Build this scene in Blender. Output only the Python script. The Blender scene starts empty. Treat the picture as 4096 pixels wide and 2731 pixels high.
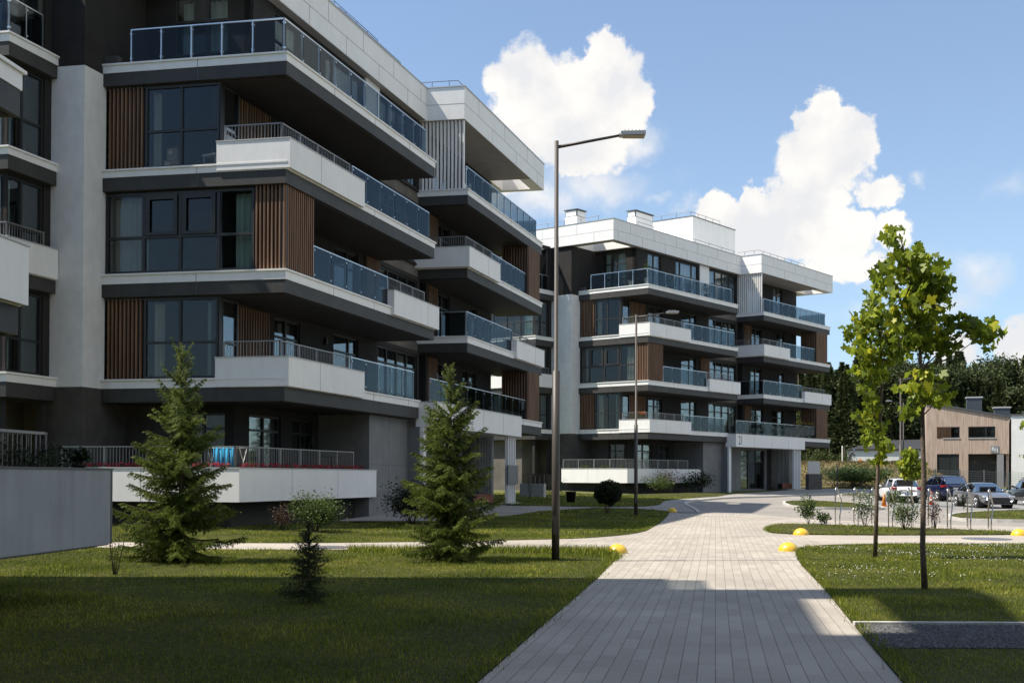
import bpy, math, random
import numpy as np
from mathutils import Vector, Matrix
from mathutils.geometry import delaunay_2d_cdt
R = math.radians
scene = bpy.context.scene
# ------------------------------------------------------------------ camera
CAMH = 1.6
cam = bpy.data.cameras.new("camera"); camo = bpy.data.objects.new("camera", cam)
scene.collection.objects.link(camo); scene.camera = camo
cam.sensor_fit = 'HORIZONTAL'; cam.sensor_width = 36.0
cam.lens = 36.0 * 4310.37 / 4096
cam.shift_y = (1854.15 - 1365.5) / 4096
camo.location = (0, 0, CAMH)
camo.rotation_mode = 'XYZ'
camo.matrix_world = Matrix.Translation((0, 0, CAMH)) @ Matrix.Rotation(R(90) + 0.01191, 4, 'X') @ Matrix.Rotation(0.003465, 4, 'Z')
cam.clip_start = 0.1; cam.clip_end = 5000
# ------------------------------------------------------------------ sky and sun
SUN_AZ = R(5)      # direction the light travels, from +X
SUN_EL = R(55.4)
w = bpy.data.worlds.new("World"); scene.world = w; w.use_nodes = True
nt = w.node_tree; nt.nodes.clear(); N = nt.nodes.new; L = nt.links.new
outw = N('ShaderNodeOutputWorld'); bg = N('ShaderNodeBackground'); L(bg.outputs[0], outw.inputs[0])
sky = N('ShaderNodeTexSky'); sky.sky_type = 'NISHITA'; sky.sun_disc = False
sky.sun_elevation = SUN_EL; sky.sun_rotation = R(265)
sky.air_density = 1.0; sky.dust_density = 0.25; sky.ozone_density = 1.6; sky.altitude = 100
SKYS = 0.108
bg.inputs[1].default_value = SKYS
def wm(op, a, b=None, c=None):
    n = N('ShaderNodeMath'); n.operation = op
    for i, x in enumerate((a, b, c)):
        if x is None: continue
        if isinstance(x, (int, float)): n.inputs[i].default_value = x
        else: L(x, n.inputs[i])
    return n.outputs[0]
tc = N('ShaderNodeTexCoord'); sep = N('ShaderNodeSeparateXYZ'); L(tc.outputs['Generated'], sep.inputs[0])
az = wm('ARCTAN2', sep.outputs[0], sep.outputs[1]); el = wm('ARCSINE', sep.outputs[2])
comb = N('ShaderNodeCombineXYZ'); L(az, comb.inputs[0]); L(el, comb.inputs[1])
def wnoise(scale, detail, rough, vec, off=0.0):
    n = N('ShaderNodeTexNoise'); n.inputs['Scale'].default_value = scale; n.inputs['Detail'].default_value = detail
    n.inputs['Roughness'].default_value = rough
    m = N('ShaderNodeVectorMath'); m.operation = 'ADD'; m.inputs[1].default_value = (off, off * 1.7, off * .6)
    L(vec, m.inputs[0]); L(m.outputs[0], n.inputs['Vector']); return n
n1 = wnoise(26, 7, .58, comb.outputs[0]); n2 = wnoise(9, 3, .5, comb.outputs[0], 3.1)
nf = wnoise(85, 6, .6, comb.outputs[0], 1.3); na = N('ShaderNodeVectorMath'); na.operation = 'SCALE'; na.inputs['Scale'].default_value = .42; L(nf.outputs['Color'], na.inputs[0])
nb_ = N('ShaderNodeVectorMath'); nb_.operation = 'ADD'; L(n1.outputs['Color'], nb_.inputs[0]); L(na.outputs[0], nb_.inputs[1])
vs = N('ShaderNodeVectorMath'); vs.operation = 'SUBTRACT'; L(nb_.outputs[0], vs.inputs[0]); vs.inputs[1].default_value = (.71, .71, .71)
vsc = N('ShaderNodeVectorMath'); vsc.operation = 'SCALE'; L(vs.outputs[0], vsc.inputs[0]); vsc.inputs['Scale'].default_value = .042
wp = N('ShaderNodeVectorMath'); wp.operation = 'ADD'; L(comb.outputs[0], wp.inputs[0]); L(vsc.outputs[0], wp.inputs[1])
def blob(u, v, ru, rv, s=1.0):
    """one lobe of a cumulus: direction given as azimuth / elevation (radians)"""
    sb = N('ShaderNodeVectorMath'); sb.operation = 'SUBTRACT'; L(wp.outputs[0], sb.inputs[0]); sb.inputs[1].default_value = (u, v, 0)
    dv = N('ShaderNodeVectorMath'); dv.operation = 'DIVIDE'; L(sb.outputs[0], dv.inputs[0]); dv.inputs[1].default_value = (ru, rv, 1)
    ln = N('ShaderNodeVectorMath'); ln.operation = 'LENGTH'; L(dv.outputs[0], ln.inputs[0])
    return wm('MULTIPLY', wm('SUBTRACT', 1.0, ln.outputs['Value']), s)
def AE(px, py):   # photograph position of a cloud lobe (2352-wide) -> azimuth, elevation
    x = (px * 1.7415 - 2048) / 4310.37; y = (1906 - py * 1.7415) / 4310.37
    return math.atan(x), math.atan(y / math.hypot(x, 1))
def lobes(lst):
    acc = None
    for px, py, rx, ry, s in lst:
        a, e = AE(px, py)
        k = 1.7415 / 4310.37
        o = blob(a, e, rx * k * math.cos(a), ry * k * math.cos(a), s)
        acc = o if acc is None else wm('MAXIMUM', acc, o)
    return acc
dense = lobes([(1200, 225, 95, 130, 1), (1385, 145, 62, 80, 1), (1300, 240, 175, 110, 1), (1420, 230, 80, 120, 1), (1250, 300, 150, 70, .9), (1340, 350, 130, 60, .85),
    (1885, 265, 60, 70, 1), (1945, 310, 80, 75, 1), (1880, 370, 110, 100, 1), (1850, 470, 115, 85, 1), (1730, 465, 38, 45, .9), (1890, 535, 140, 62, .9),
    (1650, 500, 75, 65, 1), (1750, 540, 100, 60, 1), (1620, 560, 160, 60, .8), (2060, 520, 55, 50, .8), (2015, 430, 60, 50, .7), (1940, 600, 120, 45, .6),
    (2350, 790, 70, 75, .8), (2190, 800, 70, 45, .6), (1100, 420, 120, 60, .6), (-900, 500, 500, 300, 1)])
far = None   # unseen cumulus banks added as neutral fill light: right, behind and overhead
for a_, e_, ra, re_ in ((R(62), R(24), .38, .18), (R(104), R(34), .62, .36), (R(140), R(27), .4, .18), (R(75), R(62), .6, .2)):
    o_ = blob(a_, e_, ra, re_, 1.0); far = o_ if far is None else wm('MAXIMUM', far, o_)
dense = wm('MAXIMUM', dense, far)
wisp = lobes([(1450, 330, 110, 70, 1), (1380, 420, 190, 80, 1), (1230, 460, 150, 70, 1), (1500, 460, 60, 30, .7), (1980, 600, 160, 60, .9), (2050, 640, 150, 70, .7), (2150, 700, 150, 60, .7), (2250, 640, 120, 50, .5), (1990, 720, 200, 80, .6), (1100, 380, 160, 90, .8), (2115, 402, 40, 25, .7), (2310, 420, 90, 40, .3), (1750, 620, 200, 70, .9), (1560, 480, 60, 30, .6)])
mr = N('ShaderNodeMapRange'); mr.interpolation_type = 'SMOOTHSTEP'; mr.inputs['From Min'].default_value = .0; mr.inputs['From Max'].default_value = .22
L(dense, mr.inputs[0])
wsum = wm('ADD', wisp, wm('MULTIPLY', wm('SUBTRACT', n2.outputs['Fac'], .55), 1.4))
mw = N('ShaderNodeMapRange'); mw.interpolation_type = 'SMOOTHSTEP'; mw.inputs['From Min'].default_value = .0; mw.inputs['From Max'].default_value = 1.0; mw.inputs['To Max'].default_value = .85
L(wsum, mw.inputs[0])
mask = wm('MAXIMUM', mr.outputs[0], mw.outputs[0])
n3 = wnoise(15, 6, .55, comb.outputs[0], 7.7)
cr = N('ShaderNodeMapRange'); cr.inputs['From Min'].default_value = .38; cr.inputs['From Max'].default_value = .62; cr.inputs['To Min'].default_value = 0; cr.inputs['To Max'].default_value = 1
L(n3.outputs['Fac'], cr.inputs[0])
cc = N('ShaderNodeMix'); cc.data_type = 'RGBA'; L(cr.outputs[0], cc.inputs[0])
cc.inputs[6].default_value = (5.0, 5.05, 5.2, 1); cc.inputs[7].default_value = (6.5, 6.25, 5.85, 1)
skm = N('ShaderNodeMix'); skm.data_type = 'RGBA'; skm.blend_type = 'MULTIPLY'; skm.inputs[0].default_value = 1; L(sky.outputs[0], skm.inputs[6]); rmp = N('ShaderNodeValToRGB'); rmp.color_ramp.elements[0].position = 0.0; rmp.color_ramp.elements[0].color = (.66, .78, .93, 1); rmp.color_ramp.elements[1].position = .45; rmp.color_ramp.elements[1].color = (.68, .84, 1.0, 1); e_ = rmp.color_ramp.elements.new(.2); e_.color = (.92, .98, 1.02, 1)
L(el, rmp.inputs[0]); L(rmp.outputs[0], skm.inputs[7])
hz = N('ShaderNodeMix'); hz.data_type = 'RGBA'; hz.inputs[0].default_value = .22; L(skm.outputs[2], hz.inputs[6]); hz.inputs[7].default_value = (4.3, 5.1, 5.8, 1)
mx = N('ShaderNodeMix'); mx.data_type = 'RGBA'; L(mask, mx.inputs[0]); L(hz.outputs[2], mx.inputs[6]); L(cc.outputs[2], mx.inputs[7])
L(mx.outputs[2], bg.inputs[0])
sun = bpy.data.lights.new("sun", 'SUN'); sun.energy = 5.0; sun.angle = R(.53); sun.color = (1, .93, .82)
suno = bpy.data.objects.new("sun", sun); scene.collection.objects.link(suno)
sd = Vector((math.cos(SUN_AZ) * math.cos(SUN_EL), math.sin(SUN_AZ) * math.cos(SUN_EL), -math.sin(SUN_EL)))
suno.rotation_euler = sd.to_track_quat('-Z', 'Y').to_euler()
scene.view_settings.view_transform = 'Standard'; scene.view_settings.look = 'None'
scene.view_settings.exposure = 0.65; scene.view_settings.gamma = 1.0; scene.view_settings.use_curve_mapping = False
scene.cycles.max_bounces = 8; scene.cycles.transparent_max_bounces = 24
scene.cycles.caustics_reflective = False; scene.cycles.caustics_refractive = False
random.seed(7); rng = np.random.default_rng(7)

# ------------------------------------------------------------------ materials
MATS = {}
def mat(name, col, rough=.6, col2=None, nscale=8, metal=0, spec=.5, bump=0, bscale=60, detail=4, coords='Object', c_lo=.35, c_hi=.65):
    if name in MATS: return MATS[name]
    m = bpy.data.materials.new(name); m.use_nodes = True; t = m.node_tree; b = t.nodes['Principled BSDF']
    b.inputs['Roughness'].default_value = rough; b.inputs['Metallic'].default_value = metal
    b.inputs['Specular IOR Level'].default_value = spec
    b.inputs['Base Color'].default_value = (*col, 1)
    tcn = t.nodes.new('ShaderNodeTexCoord')
    if col2 is not None:
        n = t.nodes.new('ShaderNodeTexNoise'); n.inputs['Scale'].default_value = nscale; n.inputs['Detail'].default_value = detail
        t.links.new(tcn.outputs[coords], n.inputs['Vector'])
        r = t.nodes.new('ShaderNodeValToRGB'); r.color_ramp.elements[0].position = c_lo; r.color_ramp.elements[1].position = c_hi
        r.color_ramp.elements[0].color = (*col, 1); r.color_ramp.elements[1].color = (*col2, 1)
        t.links.new(n.outputs['Fac'], r.inputs[0]); t.links.new(r.outputs[0], b.inputs['Base Color'])
    if bump:
        n = t.nodes.new('ShaderNodeTexNoise'); n.inputs['Scale'].default_value = bscale; n.inputs['Detail'].default_value = 3
        t.links.new(tcn.outputs[coords], n.inputs['Vector'])
        bn = t.nodes.new('ShaderNodeBump'); bn.inputs['Strength'].default_value = bump; bn.inputs['Distance'].default_value = .02
        t.links.new(n.outputs['Fac'], bn.inputs['Height']); t.links.new(bn.outputs[0], b.inputs['Normal'])
    MATS[name] = m; return m
M_white = mat('white_panel', (.81, .795, .77), .55, (.85, .835, .81), 1.3, bump=.05)
M_joint = mat('panel_joint', (.12, .12, .12), .8)
M_band = mat('grey_band', (.034, .032, .029), .6, (.046, .043, .039), 1.5, bump=.05)
M_stucco = mat('white_stucco', (.78, .765, .74), .9, (.84, .825, .80), 3, bump=.5, bscale=140)
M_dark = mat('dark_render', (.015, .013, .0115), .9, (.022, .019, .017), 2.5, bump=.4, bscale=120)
M_base = mat('plinth_render', (.06, .055, .05), .9, (.08, .074, .067), 2.5, bump=.4, bscale=120)
M_grey = mat('grey_cladding', (.17, .17, .17), .6, (.20, .20, .20), 1.5, bump=.1)
M_soffit_l = mat('light_soffit', (.30, .28, .26), .7, (.34, .32, .29), 2)
M_frame = mat('window_frame', (.018, .017, .016), .45)
M_rail = mat('railing_metal', (.24, .23, .22), .4, metal=.5)
M_railglass = mat('post_metal', (.55, .58, .6), .3, metal=.8)
M_int = mat('interior_wall', (.09, .08, .07), .9, (.15, .135, .115), .8)
M_chrome = mat('stainless_steel', (.38, .37, .36), .25, metal=1)
M_roofm = mat('zinc_sheet', (.10, .11, .12), .45, metal=.3)
M_black = mat('black_plastic', (.012, .012, .012), .5)
M_conc = mat('concrete_kerb', (.42, .40, .37), .85, (.52, .50, .46), 6, bump=.2)
def weather(m, amt=.16, sc=(2.2, 2.2, .22), lo=.42, hi=.75):
    """faint vertical rain streaks and dust multiplied over the colour"""
    t = m.node_tree; b = t.nodes['Principled BSDF']; src = b.inputs['Base Color'].links[0].from_socket
    tcn = t.nodes.new('ShaderNodeTexCoord'); mp = t.nodes.new('ShaderNodeMapping'); mp.inputs['Scale'].default_value = sc
    n = t.nodes.new('ShaderNodeTexNoise'); n.inputs['Scale'].default_value = 2.4; n.inputs['Detail'].default_value = 8; n.inputs['Roughness'].default_value = .65
    t.links.new(tcn.outputs['Object'], mp.inputs[0]); t.links.new(mp.outputs[0], n.inputs['Vector'])
    r = t.nodes.new('ShaderNodeMapRange'); r.inputs['From Min'].default_value = lo; r.inputs['From Max'].default_value = hi; r.inputs['To Min'].default_value = 1.0; r.inputs['To Max'].default_value = 1 - amt
    t.links.new(n.outputs['Fac'], r.inputs[0]); v = t.nodes.new('ShaderNodeVectorMath'); v.operation = 'SCALE'; t.links.new(src, v.inputs[0]); t.links.new(r.outputs[0], v.inputs['Scale']); t.links.new(v.outputs[0], b.inputs['Base Color'])
weather(M_white, .07); weather(M_stucco, .09, (1.2, 1.2, .3)); weather(M_band, .25); weather(M_grey, .2); weather(M_base, .2);
def slatmat(name, base, axis='z', scale=40):
    m = mat(name, base, .7); t = m.node_tree; b = t.nodes['Principled BSDF']
    tcn = t.nodes.new('ShaderNodeTexCoord'); wv = t.nodes.new('ShaderNodeTexWave'); wv.bands_direction = 'Y'; wv.inputs['Scale'].default_value = 2.2
    t.links.new(tcn.outputs['Object'], wv.inputs['Vector'])
    r = t.nodes.new('ShaderNodeValToRGB'); r.color_ramp.elements[0].position = .05; r.color_ramp.elements[1].position = .22
    r.color_ramp.elements[0].color = (base[0] * .3, base[1] * .3, base[2] * .3, 1); r.color_ramp.elements[1].color = (*base, 1)
    t.links.new(wv.outputs['Fac'], r.inputs[0]); t.links.new(r.outputs[0], b.inputs['Base Color'])
    bn = t.nodes.new('ShaderNodeBump'); bn.inputs['Strength'].default_value = .6; bn.inputs['Distance'].default_value = .03
    t.links.new(wv.outputs['Fac'], bn.inputs['Height']); t.links.new(bn.outputs[0], b.inputs['Normal'])
    return m
M_soffit = slatmat('slatted_soffit', (.024, .018, .013))
def woodmat(name, c1, c2, c3):
    m = mat(name, c1, .65); t = m.node_tree; b = t.nodes['Principled BSDF']
    tcn = t.nodes.new('ShaderNodeTexCoord'); mp = t.nodes.new('ShaderNodeMapping'); mp.inputs['Scale'].default_value = (9, 9, .5)
    n = t.nodes.new('ShaderNodeTexNoise'); n.inputs['Scale'].default_value = 1.0; n.inputs['Detail'].default_value = 5
    t.links.new(tcn.outputs['Object'], mp.inputs[0]); t.links.new(mp.outputs[0], n.inputs['Vector'])
    r = t.nodes.new('ShaderNodeValToRGB'); e = r.color_ramp.elements; e[0].position = .3; e[1].position = .7
    e[0].color = (*c1, 1); e[1].color = (*c3, 1); x = e.new(.5); x.color = (*c2, 1)
    t.links.new(n.outputs['Fac'], r.inputs[0]); t.links.new(r.outputs[0], b.inputs['Base Color'])
    return m
M_wood = woodmat('larch_slats', (.13, .070, .040), (.20, .11, .062), (.28, .165, .095))
M_clad = woodmat('timber_cladding', (.34, .24, .18), (.47, .35, .27), (.56, .45, .37))
M_bench = woodmat('bench_wood', (.16, .05, .025), (.2, .06, .03), (.24, .08, .04))
def glassmat(name, tint, trans, refl, rough=.02, rcol=(.9, .95, 1), mult=1.0):
    m = bpy.data.materials.new(name); m.use_nodes = True; t = m.node_tree; t.nodes.clear()
    o = t.nodes.new('ShaderNodeOutputMaterial'); mixs = t.nodes.new('ShaderNodeMixShader')
    tr = t.nodes.new('ShaderNodeBsdfTransparent'); tr.inputs[0].default_value = (*tint, 1)
    gl = t.nodes.new('ShaderNodeBsdfGlossy'); gl.inputs['Roughness'].default_value = rough; gl.inputs[0].default_value = (*rcol, 1)
    fr = t.nodes.new('ShaderNodeFresnel'); fr.inputs[0].default_value = 1.5
    ma = t.nodes.new('ShaderNodeMath'); ma.operation = 'MULTIPLY_ADD'; ma.inputs[1].default_value = mult; ma.inputs[2].default_value = refl; ma.use_clamp = True
    tcn = t.nodes.new('ShaderNodeTexCoord'); n = t.nodes.new('ShaderNodeTexNoise'); n.inputs['Scale'].default_value = .7
    bn = t.nodes.new('ShaderNodeBump'); bn.inputs['Strength'].default_value = .05; bn.inputs['Distance'].default_value = .05
    t.links.new(tcn.outputs['Object'], n.inputs['Vector']); t.links.new(n.outputs['Fac'], bn.inputs['Height']); t.links.new(bn.outputs[0], gl.inputs['Normal'])
    t.links.new(fr.outputs[0], ma.inputs[0]); t.links.new(ma.outputs[0], mixs.inputs[0]); t.links.new(tr.outputs[0], mixs.inputs[1]); t.links.new(gl.outputs[0], mixs.inputs[2])
    t.links.new(mixs.outputs[0], o.inputs[0]); MATS[name] = m; return m
M_glass = glassmat('window_glass', (.80, .82, .80), 1, .0, rcol=(.80, .85, .90), mult=.55)
M_bglass = glassmat('balcony_glass', (.52, .565, .58), 1, .006, rcol=(.80, .86, .91), mult=.17)
M_carglass = glassmat('car_glass', (.05, .06, .06), 1, .0, mult=.5)
def leafmat(name, c1, c2, transl=.35, rough=.5, scale=1.5, c3=None):
    m = bpy.data.materials.new(name); m.use_nodes = True; t = m.node_tree; b = t.nodes['Principled BSDF']; o = t.nodes['Material Output']
    b.inputs['Roughness'].default_value = rough; b.inputs['Specular IOR Level'].default_value = .3
    g = t.nodes.new('ShaderNodeNewGeometry'); tcn = t.nodes.new('ShaderNodeTexCoord'); n = t.nodes.new('ShaderNodeTexNoise'); n.inputs['Scale'].default_value = scale
    n.inputs['Detail'].default_value = 3
    t.links.new(tcn.outputs['Object'], n.inputs['Vector'])
    a = t.nodes.new('ShaderNodeMath'); a.operation = 'ADD'; t.links.new(g.outputs['Random Per Island'], a.inputs[0])
    k = t.nodes.new('ShaderNodeMath'); k.operation = 'MULTIPLY_ADD'; k.inputs[1].default_value = 1.6; k.inputs[2].default_value = -.8; t.links.new(n.outputs['Fac'], k.inputs[0]); t.links.new(k.outputs[0], a.inputs[1])
    r = t.nodes.new('ShaderNodeValToRGB'); r.color_ramp.elements[0].color = (*c1, 1); r.color_ramp.elements[1].color = (*c2, 1)
    if c3: x = r.color_ramp.elements.new(.92); x.color = (*c2, 1); r.color_ramp.elements[2].color = (*c3, 1)
    t.links.new(a.outputs[0], r.inputs[0]); t.links.new(r.outputs[0], b.inputs['Base Color'])
    tl = t.nodes.new('ShaderNodeBsdfTranslucent'); t.links.new(r.outputs[0], tl.inputs[0])
    ms = t.nodes.new('ShaderNodeMixShader'); ms.inputs[0].default_value = transl
    t.links.new(b.outputs[0], ms.inputs[1]); t.links.new(tl.outputs[0], ms.inputs[2]); t.links.new(ms.outputs[0], o.inputs[0])
    MATS[name] = m; return m
M_spruce = leafmat('spruce_needles', (.045, .066, .014), (.22, .28, .05), .25, .55, 2.2)
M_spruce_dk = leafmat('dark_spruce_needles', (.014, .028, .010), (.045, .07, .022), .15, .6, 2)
M_maple = leafmat('maple_leaves', (.10, .15, .018), (.33, .40, .035), .5, .45, 1.2, (.55, .53, .04))
M_forest = leafmat('forest_needles', (.022, .034, .010), (.085, .105, .034), .2, .7, .35)
M_forest2 = leafmat('forest_leaves', (.04, .06, .014), (.11, .14, .04), .25, .7, .4)
M_bush = leafmat('bush_leaves', (.035, .06, .015), (.12, .17, .04), .3, .55, 3)
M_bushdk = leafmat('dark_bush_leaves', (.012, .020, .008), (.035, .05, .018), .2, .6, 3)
M_redbush = leafmat('reddish_leaves', (.05, .03, .02), (.12, .07, .045), .25, .6, 3)
M_grass = leafmat('grass_blades', (.052, .078, .007), (.26, .295, .026), .35, .6, .5, (.46, .42, .08))
M_bark = mat('bark', (.085, .062, .045), .9, (.15, .11, .08), 14, bump=.6, bscale=40)
M_stem = mat('dark_stem', (.05, .035, .02), .9)
M_flow = mat('white_petals', (.75, .75, .68), .7)
M_redfl = mat('red_petals', (.35, .012, .03), .6, (.5, .03, .05), 9)
M_yellow = mat('yellow_paint', (.72, .44, .03), .35, (.80, .52, .06), 8, bump=.15, bscale=50)
weather(M_yellow, .3, (9, 9, 4), .5, .7)
M_pole = mat('brown_pole_paint', (.05, .041, .034), .5, (.06, .05, .042), 3)

# ------------------------------------------------------------------ mesh helpers
COL = scene.collection
def link(o, parent=None):
    COL.objects.link(o)
    if parent is not None: o.parent = parent
    return o
def tag(o, label=None, cat=None, group=None, kind=None):
    if label: o['label'] = label
    if cat: o['category'] = cat
    if group: o['group'] = group
    if kind: o['kind'] = kind
    return o
def empty(name, loc, rz=0):
    o = bpy.data.objects.new(name, None); o.location = loc; o.rotation_euler = (0, 0, rz); o.empty_display_size = .2
    COL.objects.link(o); return o
class MB:
    def __init__(s): s.v = []; s.f = []; s.m = []; s.T = None
    def add(s, vs, fs, mi=0):
        k = len(s.v); s.v += [tuple(x) for x in vs]; s.f += [tuple(i + k for i in f) for f in fs]; s.m += [mi] * len(fs); return s
    def box(s, x0, x1, y0, y1, z0, z1, mi=0):
        if x0 > x1: x0, x1 = x1, x0
        if y0 > y1: y0, y1 = y1, y0
        if z0 > z1: z0, z1 = z1, z0
        return s.add([(x0, y0, z0), (x1, y0, z0), (x1, y1, z0), (x0, y1, z0), (x0, y0, z1), (x1, y0, z1), (x1, y1, z1), (x0, y1, z1)],
            [(0, 3, 2, 1), (4, 5, 6, 7), (0, 1, 5, 4), (1, 2, 6, 5), (2, 3, 7, 6), (3, 0, 4, 7)], mi)
    def prism(s, pts, z0, z1, mi=0):
        n = len(pts)
        zs0 = z0 if isinstance(z0, (list, tuple)) else [z0] * n; zs1 = z1 if isinstance(z1, (list, tuple)) else [z1] * n
        vs = [(p[0], p[1], zs0[i]) for i, p in enumerate(pts)] + [(p[0], p[1], zs1[i]) for i, p in enumerate(pts)]
        return s.add(vs, [tuple(range(n))[::-1], tuple(range(n, 2 * n))] + [(i, (i + 1) % n, (i + 1) % n + n, i + n) for i in range(n)], mi)
    def tube(s, pts, radii, n=8, mi=0, cap=True):
        pts = [Vector(p) for p in pts]
        if not isinstance(radii, (list, tuple)): radii = [radii] * len(pts)
        k = len(s.v); up = None
        for i, p in enumerate(pts):
            d = (pts[min(i + 1, len(pts) - 1)] - pts[max(i - 1, 0)]).normalized()
            if up is None: up = Vector((0, 0, 1)) if abs(d.z) < .9 else Vector((1, 0, 0))
            a = d.cross(up).normalized(); b = a.cross(d).normalized(); up = b
            for j in range(n):
                t = 2 * math.pi * j / n; s.v.append(tuple(p + (a * math.cos(t) + b * math.sin(t)) * radii[i]))
        for i in range(len(pts) - 1):
            for j in range(n):
                s.f.append((k + i * n + j, k + i * n + (j + 1) % n, k + (i + 1) * n + (j + 1) % n, k + (i + 1) * n + j)); s.m.append(mi)
        if cap:
            s.f.append(tuple(k + j for j in range(n))[::-1]); s.m.append(mi)
            e = k + (len(pts) - 1) * n; s.f.append(tuple(e + j for j in range(n))); s.m.append(mi)
        return s
    def lathe(s, prof, n=24, c=(0, 0), mi=0):
        k = len(s.v)
        for r, z in prof:
            for j in range(n):
                t = 2 * math.pi * j / n; s.v.append((c[0] + r * math.cos(t), c[1] + r * math.sin(t), z))
        for i in range(len(prof) - 1):
            for j in range(n):
                s.f.append((k + i * n + j, k + i * n + (j + 1) % n, k + (i + 1) * n + (j + 1) % n, k + (i + 1) * n + j)); s.m.append(mi)
        e = k + (len(prof) - 1) * n
        s.f.append(tuple(e + j for j in range(n))); s.m.append(mi); s.f.append(tuple(k + j for j in range(n))[::-1]); s.m.append(mi)
        return s
    def build(s, name, mats, parent=None, smooth=False, T=None, bevel=0, subsurf=0):
        T = T or s.T
        vs = [T(*p) for p in s.v] if T else s.v
        me = bpy.data.meshes.new(name); me.from_pydata(vs, [], s.f)
        if not isinstance(mats, (list, tuple)): mats = [mats]
        for m in mats: me.materials.append(m)
        if len(mats) > 1: me.polygons.foreach_set('material_index', s.m)
        if smooth: me.polygons.foreach_set('use_smooth', [True] * len(s.f))
        me.update()
        o = bpy.data.objects.new(name, me); link(o, parent)
        if bevel:
            b = o.modifiers.new('bevel', 'BEVEL'); b.width = bevel; b.segments = 2; b.limit_method = 'ANGLE'
        if subsurf:
            b = o.modifiers.new('sub', 'SUBSURF'); b.levels = subsurf; b.render_levels = subsurf
        return o
def npmesh(name, verts, k, mat_, parent=None, smooth=False):
    """verts (n*k,3): n separate polygons of k corners"""
    verts = np.asarray(verts, dtype=np.float32).reshape(-1, 3); nv = len(verts); nf = nv // k
    me = bpy.data.meshes.new(name); me.vertices.add(nv); me.vertices.foreach_set('co', verts.ravel())
    me.loops.add(nv); me.loops.foreach_set('vertex_index', np.arange(nv, dtype=np.int32))
    me.polygons.add(nf); me.polygons.foreach_set('loop_start', np.arange(0, nv, k, dtype=np.int32)); me.polygons.foreach_set('loop_total', np.full(nf, k, dtype=np.int32))
    me.materials.append(mat_); me.update(calc_edges=True)
    o = bpy.data.objects.new(name, me); link(o, parent); return o
def copy_tree(o, parent=None):
    c = o.copy(); COL.objects.link(c); c.parent = parent
    for ch in list(o.children): copy_tree(ch, c)
    return c

# ------------------------------------------------------------------ terrain
def H(x, y):
    t = min(max(0.0, y - x - 35), 36.0); return .01055 * t ** 1.2
def Hn(x, y):
    t = np.clip(y - x - 35, 0, 36); return .01055 * t ** 1.2
def inpoly(x, y, poly):
    x = np.asarray(x, float); y = np.asarray(y, float); c = np.zeros(x.shape, bool); j = len(poly) - 1
    for i in range(len(poly)):
        xi, yi = poly[i]; xj, yj = poly[j]
        if yi != yj:
            c ^= ((yi > y) != (yj > y)) & (x < (xj - xi) * (y - yi) / (yj - yi) + xi)
        j = i
    return c
def sheet(name, poly, mat_, dz=0.0, step=2.0, kind='structure', thick=0, cat=None, label=None):
    pts = [Vector(p) for p in poly]; n = len(pts)
    bp_, bedge = [], []
    for i in range(n):
        a, b = pts[i], pts[(i + 1) % n]; m = max(1, int((b - a).length / step))
        for k in range(m): bp_.append(a.lerp(b, k / m))
    nb = len(bp_); edges = [(i, (i + 1) % nb) for i in range(nb)]
    xs = [p.x for p in pts]; ys = [p.y for p in pts]
    gx, gy = np.meshgrid(np.arange(min(xs) + step * .37, max(xs), step), np.arange(min(ys) + step * .41, max(ys), step)); gx = gx.ravel(); gy = gy.ravel()
    ins = inpoly(gx, gy, poly); inner = [Vector((a, b)) for a, b in zip(gx[ins], gy[ins])]
    vs, es, fs, *_ = delaunay_2d_cdt(bp_ + inner, edges, [], 1, 1e-5)
    me = bpy.data.meshes.new(name); me.from_pydata([(v.x, v.y, H(v.x, v.y) + dz) for v in vs], [], [tuple(f) for f in fs])
    me.materials.append(mat_); me.update(); me.polygons.foreach_set('use_smooth', [True] * len(me.polygons))
    if len(me.polygons) and me.polygons[0].normal.z < 0: me.flip_normals()
    o = bpy.data.objects.new(name, me); COL.objects.link(o); o['kind'] = kind
    return o
def smooth_line(pts, k=3):
    p = [Vector(q) for q in pts]
    for _ in range(k):
        q = [p[0]]
        for a, b in zip(p[:-1], p[1:]): q += [a.lerp(b, .25), a.lerp(b, .75)]
        q.append(p[-1]); p = q
    return [tuple(v) for v in p]
def kerb(name, line, wd=.10, up=.012, down=.10, closed=False, m=None):
    mb = MB(); p = [Vector(q) for q in line]; n = len(p)
    for i in range(n if closed else n - 1):
        a, b = p[i], p[(i + 1) % n]; d = (b - a)
        if d.length < 1e-4: continue
        d.normalize(); nrm = Vector((-d.y, d.x)) * wd / 2; a2 = a - d * .004; b2 = b + d * .004
        q = [a2 - nrm, b2 - nrm, b2 + nrm, a2 + nrm]
        zs = [H(v.x, v.y) for v in q]
        mb.prism([(v.x, v.y) for v in q], [z - down for z in zs], [z + up for z in zs])
    o = mb.build(name, m or M_conc); o['kind'] = 'structure'; return o
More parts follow.
